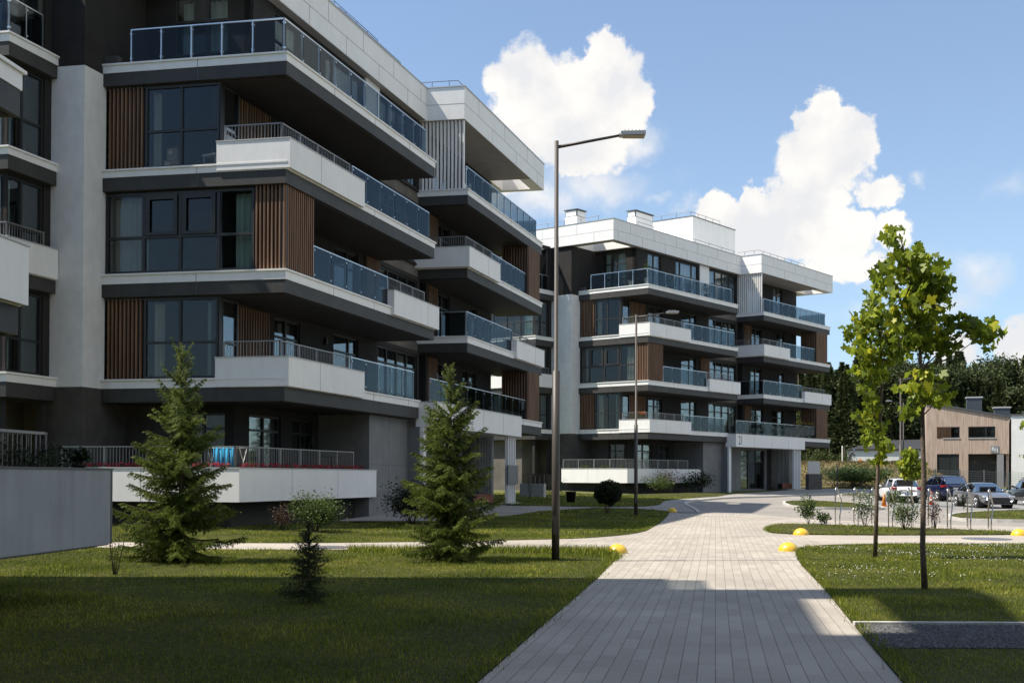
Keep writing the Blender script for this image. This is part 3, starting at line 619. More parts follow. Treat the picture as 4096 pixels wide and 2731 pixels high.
def build_apartments(name, x0, y0, th, dz, zg, xl, label, near):
    B = Building(name, x0, y0, th, dz, label, zg)
    P = B.part
    # ---- solid core and dark room volumes
    P('core', M_int, (-14, -3.6, 2.6, 27.0, zg - .5, RB - .01), (-14, -7.4, -.2, 2.6, zg - .5, RB - .01))
    for k, (z0, z1) in FL.items():
        P('room_floor', M_int, (-7.3, -2.5, .35, 2.6, z0 - .25, z0 + .01))
        P('room_floor', M_int, (-3.6, -2.5, 2.6, 26.5, z0 - .25, z0 + .01))
    P('ceiling_slab', M_int, (-7.2, -2.45, .35, 26.6, 2.3, 2.9), (-7.2, -2.45, .35, 26.6, 5.6, 6.0), (-7.2, -2.45, .35, 26.6, 8.9, 9.3), (-7.2, -2.45, .35, 26.6, 12.2, 12.6))
    # ---- pier
    P('pier', [M_stucco], (-7.45, xl, -.85, 1.2, 2.70, 12.56))
    P('pier', [M_dark], (-7.45, xl, -.85, 2.1, 12.561, RB - .002))
    P('pier', [M_base], (-7.45, xl, -.85, 1.2, zg - .5, 2.699))
    P('wall', M_base, (xl, -4.0, 1.19, 1.5, zg - .5, 2.26))
    # ---- S side wall L5
    wall_openings(B, 'b', 2.1, .2, xl - .6, -2.4, 12.8, RB - .003, [(-5.1, -3.17, 12.9, 15.85)], M_dark)
    B.win('b', 2.18, -5.1, -3.17, 12.9, 15.85, vs=[-3.95], hz=(13.9, 15.0), curtain=[(-4.0, -3.25, 'm'), (-5.0, -4.6, 'm')])
    # ---- E wall block A
    E5 = [(3.67, 5.35), (7.3, 10.45), (11.95, 16.1)]
    wall_openings(B, 'a', -2.4, .2, 2.1, 16.3, 12.8, RB - .003, [(a, b, 12.9, 15.85) for a, b in E5], M_dark)
    P('pillar', M_white, (-2.45, -2.32, 10.55, 11.85, 12.88, RB))
    B.win('a', -2.46, 3.67, 5.35, 12.9, 15.85, nv=2, hz=(14.9,), curtain=[(3.7, 4.4, 'w'), (4.6, 5.3, 'w')])
    B.win('a', -2.46, 7.3, 10.45, 12.9, 15.85, vs=[8.0, 9.6], hz=(14.8,), curtain=[(8.1, 10.3, 'w')])
    B.win('a', -2.46, 11.95, 16.1, 12.9, 15.85, nv=4, hz=(14.8,), curtain=[(12.0, 13.2, 'w')])
    for k in ('L4', 'L2'):
        z0, z1 = FL[k]
        ops = [(1.27, 3.3, z0, z1 - .15), (3.75, 5.5, z0, z1 - .1), (8.05, 10.15, z0, z1 - .1), (11.95, 16.1, z0, z1 - .1)]
        wall_openings(B, 'a', -2.4, .2, .35, 16.3, z0 - .1, z1 + .1, ops, M_dark)
        B.slats('a', -2.3, 1.27, 3.3, z0, z1 - .1, 13)
        B.win('a', -2.46, 3.75, 5.5, z0, z1 - .1, nv=2, hz=(z1 - .75,), curtain=[(4.6, 5.4, 'g')] if k == 'L2' else None)
        B.win('a', -2.46, 8.05, 10.15, z0, z1 - .1, vs=[9.45], hz=(z1 - .75,), curtain=[(8.1, 8.7, 'g')])
        B.win('a', -2.46, 11.95, 16.1, z0, z1 - .1, nv=4, hz=(z1 - .75,), curtain=[(12.1, 12.9, 'g'), (14.8, 15.9, 'g')])
        # S facade: wood screen, big window, side glass of the loggia
        w1 = -4.8 if near else -4.35
        wall_openings(B, 'b', .15, .2, xl - .02, -2.22, z0 - .05, z1 + .02, [(xl, -2.24, z0 + .02, z1 - .05)], M_frame)
        B.slats('b', .14, xl + .06, w1, z0 + .02, z1 + .03, 9)
        hz_ = z0 + (z1 - z0) * .45
        B.win('b', .14, w1 + .06, -2.26, z0 + .02, z1 - .02, vs=[(w1 - 2.26) / 2], hz=(hz_,), depth=.12, curtain=[(w1 + .2, w1 + .55, 'g'), (-2.75, -2.35, 't')] if k == 'L2' else [(w1 + .12, w1 + .4, 'g')])
        B.win('a', -2.22, .30, 1.2, z0 + .02, z1 - .02, nv=1, hz=(hz_,))
    z0, z1 = FL['L3']
    wall_openings(B, 'a', -2.4, .2, .35, 16.3, z0 - .1, z1 + .1, [(3.75, 5.5, z0, z1 - .1), (8.07, 10.08, z0, z1 - .1), (10.65, 11.95, z0, z1 - .1), (12.0, 16.1, z0, z1 - .1)], M_dark)
    B.win('a', -2.46, 3.75, 5.5, z0, z1 - .1, nv=2, hz=(z1 - .75,)); B.win('a', -2.46, 8.07, 10.08, z0, z1 - .1, vs=[9.3], hz=(z1 - .75,), curtain=[(8.1, 8.6, 'w')])
    B.win('a', -2.46, 12.0, 16.1, z0, z1 - .1, nv=4, hz=(z1 - .75,), curtain=[(12.3, 13.3, 'g')])
    B.slats('a', -2.3, 10.65, 11.95, z0, z1, 12)
    vs = [-4.78, -3.55, -2.28]
    B.win('b', .14, xl + .02, -1.09, z0 + .02, z1 - .02, vs=vs, hz=(z0 + 1.15,), depth=.12, fr=.085, curtain=[(xl + .1, -4.8, 'g'), (-1.85, -1.15, 't')] if near else [(-1.9, -1.2, 'g')])
    B.slats('b', .10, -1.07, -.06, z0 + .003, z1 + .03, 8); B.slats('a', -.07, .12, 1.95, z0 + .003, z1 + .03, 14)
    P('wall', M_dark, (-2.4, -1.1, 1.9, 2.05, z0, z1 + .02))
    for (a0, a1) in ((-4.70, -3.63), (-3.47, -2.36)):   # opening sashes with thicker frames
        za, zb = z0 + 1.2, z1 - .1
        P('sash', M_frame, (a0, a0 + .14, .115, .139, za, zb), (a1 - .14, a1, .115, .139, za, zb), (a0 + .14, a1 - .14, .115, .139, za, za + .1), (a0 + .14, a1 - .14, .115, .139, zb - .16, zb))
    # ---- ground floor walls
    z0, z1 = zg, 2.24
    wall_openings(B, 'a', -2.4, .2, 1.5, 7.0, zg - .3, z1 + .1, [(2.2, 4.2, -.1, 2.0), (5.0, 6.4, -.1, 2.0)], M_dark)
    B.win('a', -2.46, 2.2, 4.2, -.1, 2.0, nv=2, hz=(1.5,), curtain=[(2.3, 2.9, 'g')]); B.win('a', -2.46, 5.0, 6.4, -.1, 2.0, nv=2, hz=(1.5,))
    wall_openings(B, 'b', 1.3, .2, -5.2, -2.4, zg - .3, z1 + .1, [(-4.9, -2.7, -.1, 2.0)], M_dark)
    B.win('b', 1.38, -4.9, -2.7, -.1, 2.0, vs=[-4.1, -3.5], hz=(1.5,))
    P('wall_cladding', [M_grey, M_joint], (-3, -.45, 6.9 if near else 7.8, 10.36, zg - .3, 2.262, 0), (-.449, -.446, 6.9, 10.36, .42, .434, 1), (-.449, -.446, 6.9, 10.36, -.6, -.586, 1), (-.449, -.446, 8.6, 8.614, zg, 2.26, 1))
    P('portal_wall', [M_grey, M_white, M_joint], (-.445, .06, 10.36, 10.62, zg - .3, 1.94, 0), (.061, .20, 10.34, 10.63, zg - .3, 1.94, 1), (-.44, .06, 10.355, 10.359, .42, .434, 2))
    # ---- slabs of block A
    B.slab('L5', xl, 0, 0, 11.93); B.slab('L4', xl, 0, 0, 11.93); B.slab('L3', xl, 0, 0, 11.93); B.slab('L2', xl, 0, 0, 10.35)
    # ---- parapets block A
    B.parapet(*PZ['L4'], [(-2.23, .155, -.05, .08), (.03, .155, .081, 5.11)], [(.15, .158, 1.95, 1.962)])
    B.parapet(*PZ['L2'], [(-2.23, .155, -.05, .08), (.03, .155, .081, 5.17)], [(.15, .158, 1.95, 1.962)])
    B.parapet(*PZ['L3'], [(-.5, .155, 7.63, 7.74), (.03, .155, 7.741, 12.08), (-2.2, .03, 11.96, 12.08)], [(.15, .158, 10.9, 10.912)])
    for k in ('L4', 'L2'):
        t = PZ[k][1]
        B.bar_rail([(-2.0, .05, -.18, .05), (-.18, .05, -.18, 4.6)], t - .02, t + .45)
        B.glass_rail([(-.12, 4.7, -.12, 11.6 if k == 'L4' else 10.1)], LV[k][0], 1.12 if k == 'L4' else 1.08)
    B.glass_rail([(-.12, 1.98, -.12, 7.6)], LV['L3'][0], 1.08); B.bar_rail([(-.15, 7.7, -.15, 11.2)], PZ['L3'][1] - .02, PZ['L3'][1] + .45)
    B.glass_rail([(-5.2 if near else -4.6, .1, -.14, .1), (-.14, .1, -.14, 11.2)], LV['L5'][0], 1.05)
    P('upstand', M_base, (xl, xl + .45, .05, .25, 12.87, 13.15))
    # ---- roof of block A with a triangular-looking cut-out over the corner
    rS, rE = -1.0, -2.05
    RA = [(-14, -5.55, rS, 16.2), (-5.55, -2.55, rS, -.35), (-2.55, rE, rS, 16.2), (-5.55, -2.55, 1.8, 16.2)]
    rf = MB()
    for r in RA: rf.box(*r, RB, RT - .05)
    roof = rf.build('roof', M_white, B.root, T=B.T)
    fa = MB()  # panel joints and coping
    fa.box(-14, rE + .004, rS - .004, rS, RM, RM + .014); fa.box(rE, rE + .004, rS, 16.19, RM, RM + .014)
    for i in range(6):
        b = 1.0 + i * 2.9; fa.box(rE, rE + .004, b, b + .014, RM, RT - .05); b -= 1.45
        if b > rS: fa.box(rE, rE + .004, b, b + .014, RB, RM)
    for i in range(4): fa.box(-3.6 - i * 2.9, -3.586 - i * 2.9, rS - .004, rS, RB, RM); fa.box(-5.0 - i * 2.9, -4.986 - i * 2.9, rS - .004, rS, RM, RT - .05)
    fa.build('panel_joints', M_joint, roof, T=B.T)
    P('coping', mat('coping_metal', (.45, .46, .47), .4, metal=.3), (-14, rE + .03, rS - .03, rS + .2, RT - .049, RT), (rE - .2, rE + .03, rS + .2, 16.17, RT - .049, RT), parent=roof)
    P('roof_soffit', M_soffit_l, (-14, rE - .02, rS + .02, -.36, RB - .015, RB - .001), (-2.54, rE - .02, -.34, 16.1, RB - .015, RB - .001), parent=roof)
    # safety rail along the roof edge
    sr = MB()
    sr.tube([(-14, rS + .5, RT + .42), (-3.5, rS + .5, RT + .42)], .016, 6); sr.tube([(rE - .5, 2.6, RT + .42), (rE - .5, 16.2, RT + .42)], .016, 6)
    for i in range(8): sr.tube([(-3.6 - i * 1.4, rS + .5, RT), (-3.6 - i * 1.4, rS + .5, RT + .42)], .014, 5); sr.tube([(rE - .5, 2.7 + i * 1.9, RT), (rE - .5, 2.7 + i * 1.9, RT + .42)], .014, 5)
    sr.build('roof_railing', M_frame, roof, T=B.T)
    # chimneys and the lift housing
    for (c0, c1, d0, d1, zt) in ((-7.0, -6.0, .4, 1.4, 18.9), (-5.7, -5.0, 6.1, 8.4, 19.75)):
        ch = P('chimney', M_white, (c0, c1, d0, d1, RT - .06, zt - .5))
        P('louvre', M_roofm, (c0 + .02, c1 - .02, d0 + .02, d1 - .02, zt - .499, zt - .05), parent=ch)
        P('vent_grille', M_white, (c0 + .08, c1 - .08, d0 - .005, d1 + .005, zt - .46, zt - .1), (c0 - .005, c1 + .005, d0 + .08, d1 - .08, zt - .459, zt - .101), parent=ch)
        P('cap', M_roofm, (c0 - .07, c1 + .07, d0 - .07, d1 + .07, zt - .049, zt + .03), parent=ch)
    tw = P('lift_housing', M_white, (-12, -6.0, 15.7, 22.5, RT - .06, 21.15)); P('coping', M_roofm, (-12.04, -5.96, 15.66, 22.54, 21.151, 21.22), parent=tw)
    tr = MB(); tr.tube([(-12, 15.9, 21.62), (-6.3, 15.9, 21.62), (-6.3, 20.5, 21.62)], .016, 6)
    for q in [(-6.3, 15.9 + i * 1.15) for i in range(5)] + [(-7.6 - i * 1.4, 15.9) for i in range(4)]: tr.tube([(*q, 21.2), (*q, 21.62)], .014, 5)
    tr.build('roof_railing', M_frame, tw, T=B.T)
    # ---- wing on the left of the pier
    wE, wS = -7.0, -2.85
    for k in ('L5', 'L4', 'L3', 'L2'): B.slab(k, -13.0, wE, wS, -.87)
    P('wing_core', M_int, (-13, -8.6, wS + .6, .0, zg - .5, RB)); 
    for k, (z0, z1) in FL.items():
        wall_openings(B, 'a', wE - .2, .2, wS + .2, -.86, z0 - .1, z1 + .1, [(wS + .25, -1.15, z0 + .02, z1 - .05)], M_dark)
        if k != 'L1': B.win('a', wE - .25, wS + .25, -1.15, z0 + .03, z1 - .06, vs=[wS + .85], hz=(z0 + 1.05,)); B.win('b', wS + .2, -12, wE - .3, z0 + .03, z1 - .06, nv=4, hz=(z0 + 1.05,), curtain=[(-8.4, -7.4, 'm')])
    B.parapet(*PZ['L3'], [(-13, wE + .1, wS - .1, wS), (wE - .05, wE + .1, wS + .001, -.9)])
    B.bar_rail([(-12, wS + .1, wE - .1, wS + .1), (wE - .1, wS + .1, wE - .1, -1.3)], PZ['L3'][1] - .02, PZ['L3'][1] + .42)
    B.glass_rail([(-12, wS + .1, wE - .1, wS + .1), (wE - .1, wS + .1, wE - .1, -1.4)], LV['L5'][0], 1.05, pitch=.8)
    # ---- ground terrace planter
    bx = [(xl, -.33, -1.9, -1.78), (-.45, -.33, -1.779, 7.25), (-2.35, -.45, 7.13, 7.25)]
    pl = B.parapet(-.76, .238, bx, [(-3.4, -3.388, -1.903, -1.89), (-.34, -.327, 1.1, 1.112), (-.34, -.327, 4.2, 4.212)])
    P('terrace_floor', M_base, (xl, -.46, -1.77, 1.3, -.75, -.05), (-2.35, -.46, 1.301, 7.12, -.75, -.051))
    P('plinth', mat('dark_plinth', (.035, .033, .03), .9), (xl, -1.0, -1.2, 7.0, zg - .5, -.762))
    B.bar_rail([(xl - .1, -1.55, -.67, -1.55), (-.67, -1.55, -.67, 6.05)], .1, .83)
    # ---- block B
    P('roof_block', [M_white, M_joint], (-14, -3.2, 16.2, 28.9, RB, RT - .05), (-3.2, -.31, 16.2, 26.4, RB, RT - .05), (-3.2, -2.55, 26.4, 28.9, RB, RT - .05), (-.95, -.31, 26.4, 28.9, RB, RT - .05), (-2.55, -.95, 28.5, 28.9, RB, RT - .05),
        (-.31, -.306, 16.2, 28.9, RM, RM + .014, 1), (-2.04, -.31, 16.196, 16.2, RM, RM + .014, 1), *[(-.31, -.306, 16.2 + 1.9 * i, 16.214 + 1.9 * i, RM if i % 2 else RB, RT - .05 if i % 2 else RM, 1) for i in range(1, 7)])
    P('coping', MATS['coping_metal'], (-3.2, -.28, 16.17, 16.4, RT - .049, RT + .001), (-.5, -.28, 16.4, 28.93, RT - .049, RT + .001), (-3.2, -.5, 28.7, 28.93, RT - .049, RT + .001))
    P('roof_soffit', M_soffit_l, (-2.9, -.33, 16.3, 26.38, RB - .015, RB - .001))
    sr = MB(); sr.tube([(-2.6, 16.7, RT + .42), (-.8, 16.7, RT + .42), (-.8, 24.6, RT + .42)], .016, 6)
    for q in [(-2.0, 16.7), (-1.2, 16.7)] + [(-.8, 17.4 + 1.2 * i) for i in range(7)]: sr.tube([(*q, RT), (*q, RT + .42)], .014, 5)
    sr.build('roof_railing', M_frame, B.root, T=B.T)
    # walls of block B
    def bwall(k, ops, m=M_dark, bend=26.8):
        z0, z1 = FL[k]
        wall_openings(B, 'a', -2.6, .2, 17.3, bend, z0 - .1, z1 + .1, [(a, b, z0, z1 - .1) for a, b, *_ in ops], m)
        P('wall', m, (-3.6, -2.61, bend - .2, bend, z0 - .1, z1 + .1)); P('wall', m, (-3.4, -2.4, 17.1, 17.3, z0 - .1, z1 + .1))
        for (a, b, nv, cu) in ops: B.win('a', -2.66, a, b, z0, z1 - .1, nv=nv, hz=(z1 - .75,), curtain=[(a + .1, b - .2, cu)] if cu else None)
    bwall('L5', [(18.3, 20.6, 2, 'w'), (22.6, 24.2, 2, 'w')]); bwall('L4', [(18.8, 20.6, 2, None), (23.2, 24.6, 2, None)]); bwall('L3', [(18.8, 20.6, 2, 'w'), (23.7, 24.5, 1, 'w')]); bwall('L2', [(18.8, 20.9, 2, None), (22.4, 24.4, 2, None)])
    for k in ('L4', 'L2', 'L3'):
        z0, z1 = FL[k]
        if k != 'L3' or near: B.slats('a', -2.45, 17.55, 18.7, z0, z1, 10)
        if k != 'L3':
            B.slats('a', -.12, 25.45, 27.45, z0 + .003, z1 + .03, 20)
            B.slats('b', 25.45, -1.6, -.12, z0 + .003, z1 + .03, 10)
    # slabs of block B
    B.slab('L5', -2.6, -.16, 16.26, 27.97); B.slab('L4', -2.6, -.16, 16.26, 27.97); B.slab('L3', -2.6, -.16, 16.26, 27.97)
    B.slab('L2', -2.6, -.16, 21.49, 27.97)
    P('canopy', [M_white, mat('capping', (.5, .5, .5)), M_joint, M_soffit_l], (-.12, .725, 10.37, 21.47, 1.95, 2.91, 0), (-2.6, -.12, 10.37, 21.47, 2.3, 2.909, 3), (-2.6, .745, 10.35, 21.49, 2.912, 2.945, 1), *[(.725, .729, 10.4 + 2.75 * i, 10.414 + 2.75 * i, 1.95, 2.91, 2) for i in range(1, 4)])
    B.slats('b', 16.32, -2.55, -.32, LV['L5'][0], RB - .002, 13, wd=.06, dp=.14, back=False, m=M_white, name='fin_screen')
    B.glass_rail([(-.32, 16.5, -.32, 27.3), (-.32, 27.35, -2.6, 27.35)], LV['L5'][0], 1.05)
    B.parapet(*PZ['L4'], [(-2.6, .02, 16.0, 16.12), (-.1, .02, 16.121, 20.31)], [(.018, .024, 18.6, 18.612)])
    B.bar_rail([(-2.5, 16.06, -.2, 16.06), (-.2, 16.06, -.2, 19.6)], PZ['L4'][1] - .02, PZ['L4'][1] + .42)
    B.glass_rail([(-.28, 19.7, -.28, 25.4)], LV['L4'][0], 1.12)
    B.parapet(*PZ['L3'], [(-.6, .02, 22.93, 23.05), (-.1, .02, 23.051, 27.9), (-2.6, -.1, 27.78, 27.9)], [(.018, .024, 26.2, 26.212)])
    B.glass_rail([(-.28, 16.45, -.28, 22.9), (-2.5, 16.45, -.3, 16.45)], LV['L3'][0], 1.1); B.bar_rail([(-.28, 23.1, -.28, 27.1)], PZ['L3'][1] - .02, PZ['L3'][1] + .36)
    B.glass_rail([(-.28, 12.2, -.28, 25.4)], 2.95, 1.05)
    # entrance under the canopy
    z1 = 2.29
    wall_openings(B, 'a', -1.5, .25, 10.63, 24.0, zg - .3, z1, [(15.2, 19.0, zg, 1.85)], M_grey)
    B.win('a', -1.56, 15.2, 19.0, zg + .02, 1.85, nv=3, hz=(.9,), depth=.1)
    P('entrance_lobby', M_int, (-4.2, -2.3, 15, 19.2, zg, 2.2))
    P('doorpost', M_base, (-1.5, -1.1, 19.4, 19.9, zg, 1.9)); 
    B.slats('a', -1.0, 20.2, 22.3, zg + .02, 1.93, 9, wd=.07, dp=.1, back=False, m=M_grey, name='fin_screen')
    B.slats('a', .55, 19.85, 21.2, zg + .05, 1.948, 5, wd=.07, dp=.16, back=False, m=M_white, name='fin_screen')
    P('step', M_conc, (.2, .8, 19.6, 21.4, zg - .3, zg + .045))
    return B
B1 = build_apartments('apartment_building', -6.889, 32.571, -.1849, 0.0, -1.30, -6.09, 'large apartment block behind the spruces with white parapets and blue glass railings', True)
B2 = build_apartments('apartment_building', 9.290, 73.614, -.60306, .356, -1.30, -5.54, 'farther apartment block in the middle with number 21 over its entrance', False)
# number on the canopy of the far block
def text_mesh(name, body, size, m, parent, matx, extrude=.01, sx=1.0):
    cu = bpy.data.curves.new('t', 'FONT'); cu.body = body; cu.size = size; cu.extrude = extrude; cu.align_x = 'LEFT'
    ob = bpy.data.objects.new('t', cu); COL.objects.link(ob); dg = bpy.context.evaluated_depsgraph_get(); me = bpy.data.meshes.new_from_object(ob.evaluated_get(dg))
    bpy.data.objects.remove(ob); me.name = name; me.materials.clear(); me.materials.append(m); me.transform(Matrix.Scale(sx, 4, (1, 0, 0))); me.transform(matx)
    o = bpy.data.objects.new(name, me); link(o, parent); return o
def face_matrix(origin, xdir, ndir):
    x = Vector(xdir).normalized(); z = Vector(ndir).normalized(); y = z.cross(x)
    return Matrix.Translation(origin) @ Matrix((x, y, z)).transposed().to_4x4()
ey = Vector((*B2.ey, 0)); nrm = ey.cross(Vector((0, 0, 1)))
text_mesh('house_number', '21', .95, mat('number_paint', (.05, .05, .05), .6), B2.root, face_matrix(Vector(B2.T(.725, 10.75, 2.13)) + nrm * .004, ey, nrm), .004, .62)
# intercom panel / mail panel on the near block's fins
B1.part('mail_panel', mat('panel_grey', (.16, .17, .18), .4, metal=.2), (.56, .62, 19.75, 21.3, -.35, .55))
# ---- third block standing off to the left, its far end just in view
B0 = Building('apartment_building', -10.72, -11.6, .0122, -.165, 'closest apartment block, cut off by the left edge, with a shaded bluish planter wall', -1.435)
P = B0.part
P('core', M_dark, (-16, -2.4, -2, 25.0, -1.9, RB)); 
for k in ('L5', 'L4', 'L3', 'L2'): B0.slab(k, -12, 0, 0, 28.0)
P('wall', M_dark, (-2.41, -2.2, 25, 26.5, -1.9, RB))
M_shw = M_white
B0.parapet(*PZ['L2'], [(.02, .15, 16, 28.0), (-3.2, .02, 27.9, 28.0)]); B0.parapet(*PZ['L4'], [(.02, .15, 4, 18)])
B0.glass_rail([(-.12, 1, -.12, 27.7), (-2.4, 27.75, -.14, 27.75)], LV['L5'][0], 1.05, pitch=1.2)
B0.glass_rail([(-.12, 18, -.12, 27.6)], LV['L4'][0], 1.05, pitch=1.2)
P('parapet', [mat('shade_toned_panel', (.27, .285, .30), .6, (.31, .325, .34), 1.5)], (2.08, 2.2, 6, 26.4, -.76, .238), (-2.2, 2.08, 26.28, 26.4, -.76, .238)); weather(MATS['shade_toned_panel'], .2); P('capping', mat('dark_capping', (.09, .09, .09), .5), (2.07, 2.215, 6, 26.415, .239, .262), (-2.2, 2.069, 26.27, 26.415, .239, .262)); P('edge_trim', MATS['dark_capping'], (2.201, 2.206, 26.36, 26.402, -.76, .237), (2.201, 2.206, 6, 26.3, -.775, -.76), (2.201, 2.204, 22.9, 22.912, -.76, .237))  # shade on this planter wall is mixed into its darker panel colour
P('terrace_floor', M_base, (-2.4, 2.07, 6, 26.27, -.8, -.05)); P('plinth', MATS['dark_plinth'], (-2.4, -.2, 6, 25.5, -1.9, -.801))
B0.bar_rail([(1.44, 8, 1.44, 26.1), (-1.9, 26.1, 1.44, 26.1)], -.04, .70)
for b in (3, 8, 13, 18, 22):
    for k in ('L4', 'L3', 'L2'): B0.win('a', -2.38, b, b + 2.4, FL[k][0], FL[k][1] - .1, nv=2, hz=(FL[k][1] - .8,))
def w2l(x, y):
    d = np.linalg.solve(np.array([[B0.ex[0], B0.ey[0]], [B0.ex[1], B0.ey[1]]]), np.array([x - B0.x0, y - B0.y0])); return float(d[0]), float(d[1])
rfz0, rfz1 = 16.9, 17.4
def rprism(mb, pts, mi=0): mb.prism([w2l(*p) for p in pts], rfz0, rfz1, mi)
mb = MB()
OX, OY = 13.0, 1.14
S = lambda x, y: (x - OX, y - OY)
NE, NW = S(6.75, 15.9), S(-9, 15.5)
mb = MB()
rprism(mb, [S(-9, 15.55), S(-9, -9), S(3.3, -9), S(3.3, 11.1), S(3.95, 14.4), S(3.95, 15.55)])
rprism(mb, [S(3.95, 15.55), S(3.95, 14.4), S(5.2, 14.4), S(6.6, 14.6), S(6.7, 15.75)])
rprism(mb, [S(5.2, 14.4), S(4.5, 11.1), S(5.5, 11.1), S(6.6, 14.6)])
rprism(mb, [S(3.3, 11.1), S(3.3, -9), S(4.4, -9), S(5.5, 11.1), S(4.5, 11.1)])
mb.build('roof', M_white, B0.root, T=B0.T)
# ------------------------------------------------------------------ vegetation builders
def rot_basis(d):
    """arrays of unit direction d (n,3) -> two perpendicular unit arrays"""
    up = np.tile(np.array([0, 0, 1.0]), (len(d), 1)); up[np.abs(d[:, 2]) > .95] = (1, 0, 0)
    a = np.cross(d, up); a /= np.linalg.norm(a, axis=1)[:, None]; b = np.cross(a, d); return a, b
def needles(P, D, ln, wd, spread, r):
    n = len(P); a, b = rot_basis(D); t = r.uniform(0, 2 * np.pi, n)
    side = a * np.cos(t)[:, None] + b * np.sin(t)[:, None]
    dirn = D * (1 - spread) + side * spread + np.array([0, 0, .12]); dirn /= np.linalg.norm(dirn, axis=1)[:, None]
    w_ = np.cross(dirn, side + .01); w_ /= np.maximum(np.linalg.norm(w_, axis=1), 1e-6)[:, None]; w_ *= wd
    L_ = (ln * r.uniform(.7, 1.3, n))[:, None]
    return np.stack([P - w_, P + w_, P + dirn * L_], 1)
def spruce(name, loc, height, rad, label, seed, m=None, whorl=.10, nl=.036, nw=.0068, dens=1.0, droop=.25, top=.33, skip=0):
    r = np.random.default_rng(seed); root = empty(name, loc); tag(root, label, 'spruce tree')
    tm = MB(); tm.tube([(0, 0, -.1), (0.01, 0, height * .5), (0, .01, height * .98)], [height * .013, height * .008, .006], 8); tm.build('trunk', M_bark, root, smooth=True)
    tri = []; bm_ = MB(); z = .10
    while z < height * .97:
        f = z / height; bl = rad * (1 - f) ** .85 * (1 if f > .06 else .85); nb = 6 if f < .75 else 4
        if f > 1 - top * .55: bl = max(bl, .14 * height / 4 * 1.1 * r.uniform(.7, 1.3)) * (1.0 if f < .95 else .7)
        for k in range(nb):
            z_k = z; z = z_k + r.uniform(-.5, .5) * whorl
            az = r.uniform(0, 2 * np.pi) ; l = bl * r.uniform(.55, 1.2); el0 = (-.05 + .95 * f ** 1.6) + r.uniform(-.28, .28)
            n = max(5, int(l / .045)); s = np.linspace(0, 1, n)
            hx = s * l; hz = np.tan(el0) * hx * 1.0 - droop * l * s * (1 - f) * (1 - .75 * s) + .06 * l * s ** 3
            C = np.stack([np.cos(az) * hx, np.sin(az) * hx, z + hz], 1)
            bm_.tube([tuple(C[0]), tuple(C[n // 2]), tuple(C[-1])], [.006 + .005 * l, .004 + .003 * l, .002], 4, cap=False)
            side = np.array([-np.sin(az), np.cos(az), 0]); fw = np.array([np.cos(az), np.sin(az), 0])
            for i in range(1, n):
                for sg in (1, -1):
                    tl = min(.42 * l, .30) * (1 - .75 * s[i]) * r.uniform(.6, 1.2) + .03
                    if f > .8: tl *= .45
                    m_ = max(3, int(tl / .006 * dens * .5)); u = r.uniform(0, 1, m_)
                    td = side * sg * .7 + fw * .55 + np.array([0, 0, -.1 - .95 * (1 - f) * r.uniform(0, 1)]); td /= np.linalg.norm(td)
                    P_ = C[i] + td * (u * tl)[:, None]; tri.append(needles(P_, np.tile(td, (m_, 1)), nl, nw, .62, r))
            z = z_k; m_ = int(l / .004 * dens * .5); u = r.uniform(0, n - 1.001, m_); i0 = u.astype(int); fr_ = (u - i0)[:, None]
            P_ = C[i0] * (1 - fr_) + C[i0 + 1] * fr_; D_ = C[i0 + 1] - C[i0]; D_ /= np.linalg.norm(D_, axis=1)[:, None]; tri.append(needles(P_, D_, nl, nw, .6, r))
        z += whorl * (1.25 - .5 * f) * r.uniform(.7, 1.3) * (height / 4) ** .5
    m_ = 700; u = r.uniform(.7, 1.0, m_); P_ = np.stack([0 * u, 0 * u, u * height], 1); tri.append(needles(P_, np.tile(np.array([0, 0, 1.0]), (m_, 1)), nl, nw, .6, r))
    bm_.build('branches', M_bark, root)
    npmesh('crown', np.concatenate(tri), 3, m or M_spruce, root); return root
def gl(x, y): return (x, y, H(x, y))
spruce('spruce_tree', gl(-6.17, 20.06), 4.05, 1.25, 'tall young spruce standing in front of the flowered terrace planter', 11, dens=3.0)
spruce('spruce_tree', gl(-1.18, 20.6), 3.72, 1.2, 'tall young spruce standing in front of the near entrance, beside the big lamp post', 5, dens=3.0)
spruce('spruce_tree', gl(-2.56, 13.62), 1.02, .42, 'small dark knee-high spruce in the shaded foreground lawn', 8, m=M_spruce_dk, nl=.024, nw=.0035, whorl=.075, dens=1.8, droop=.1)

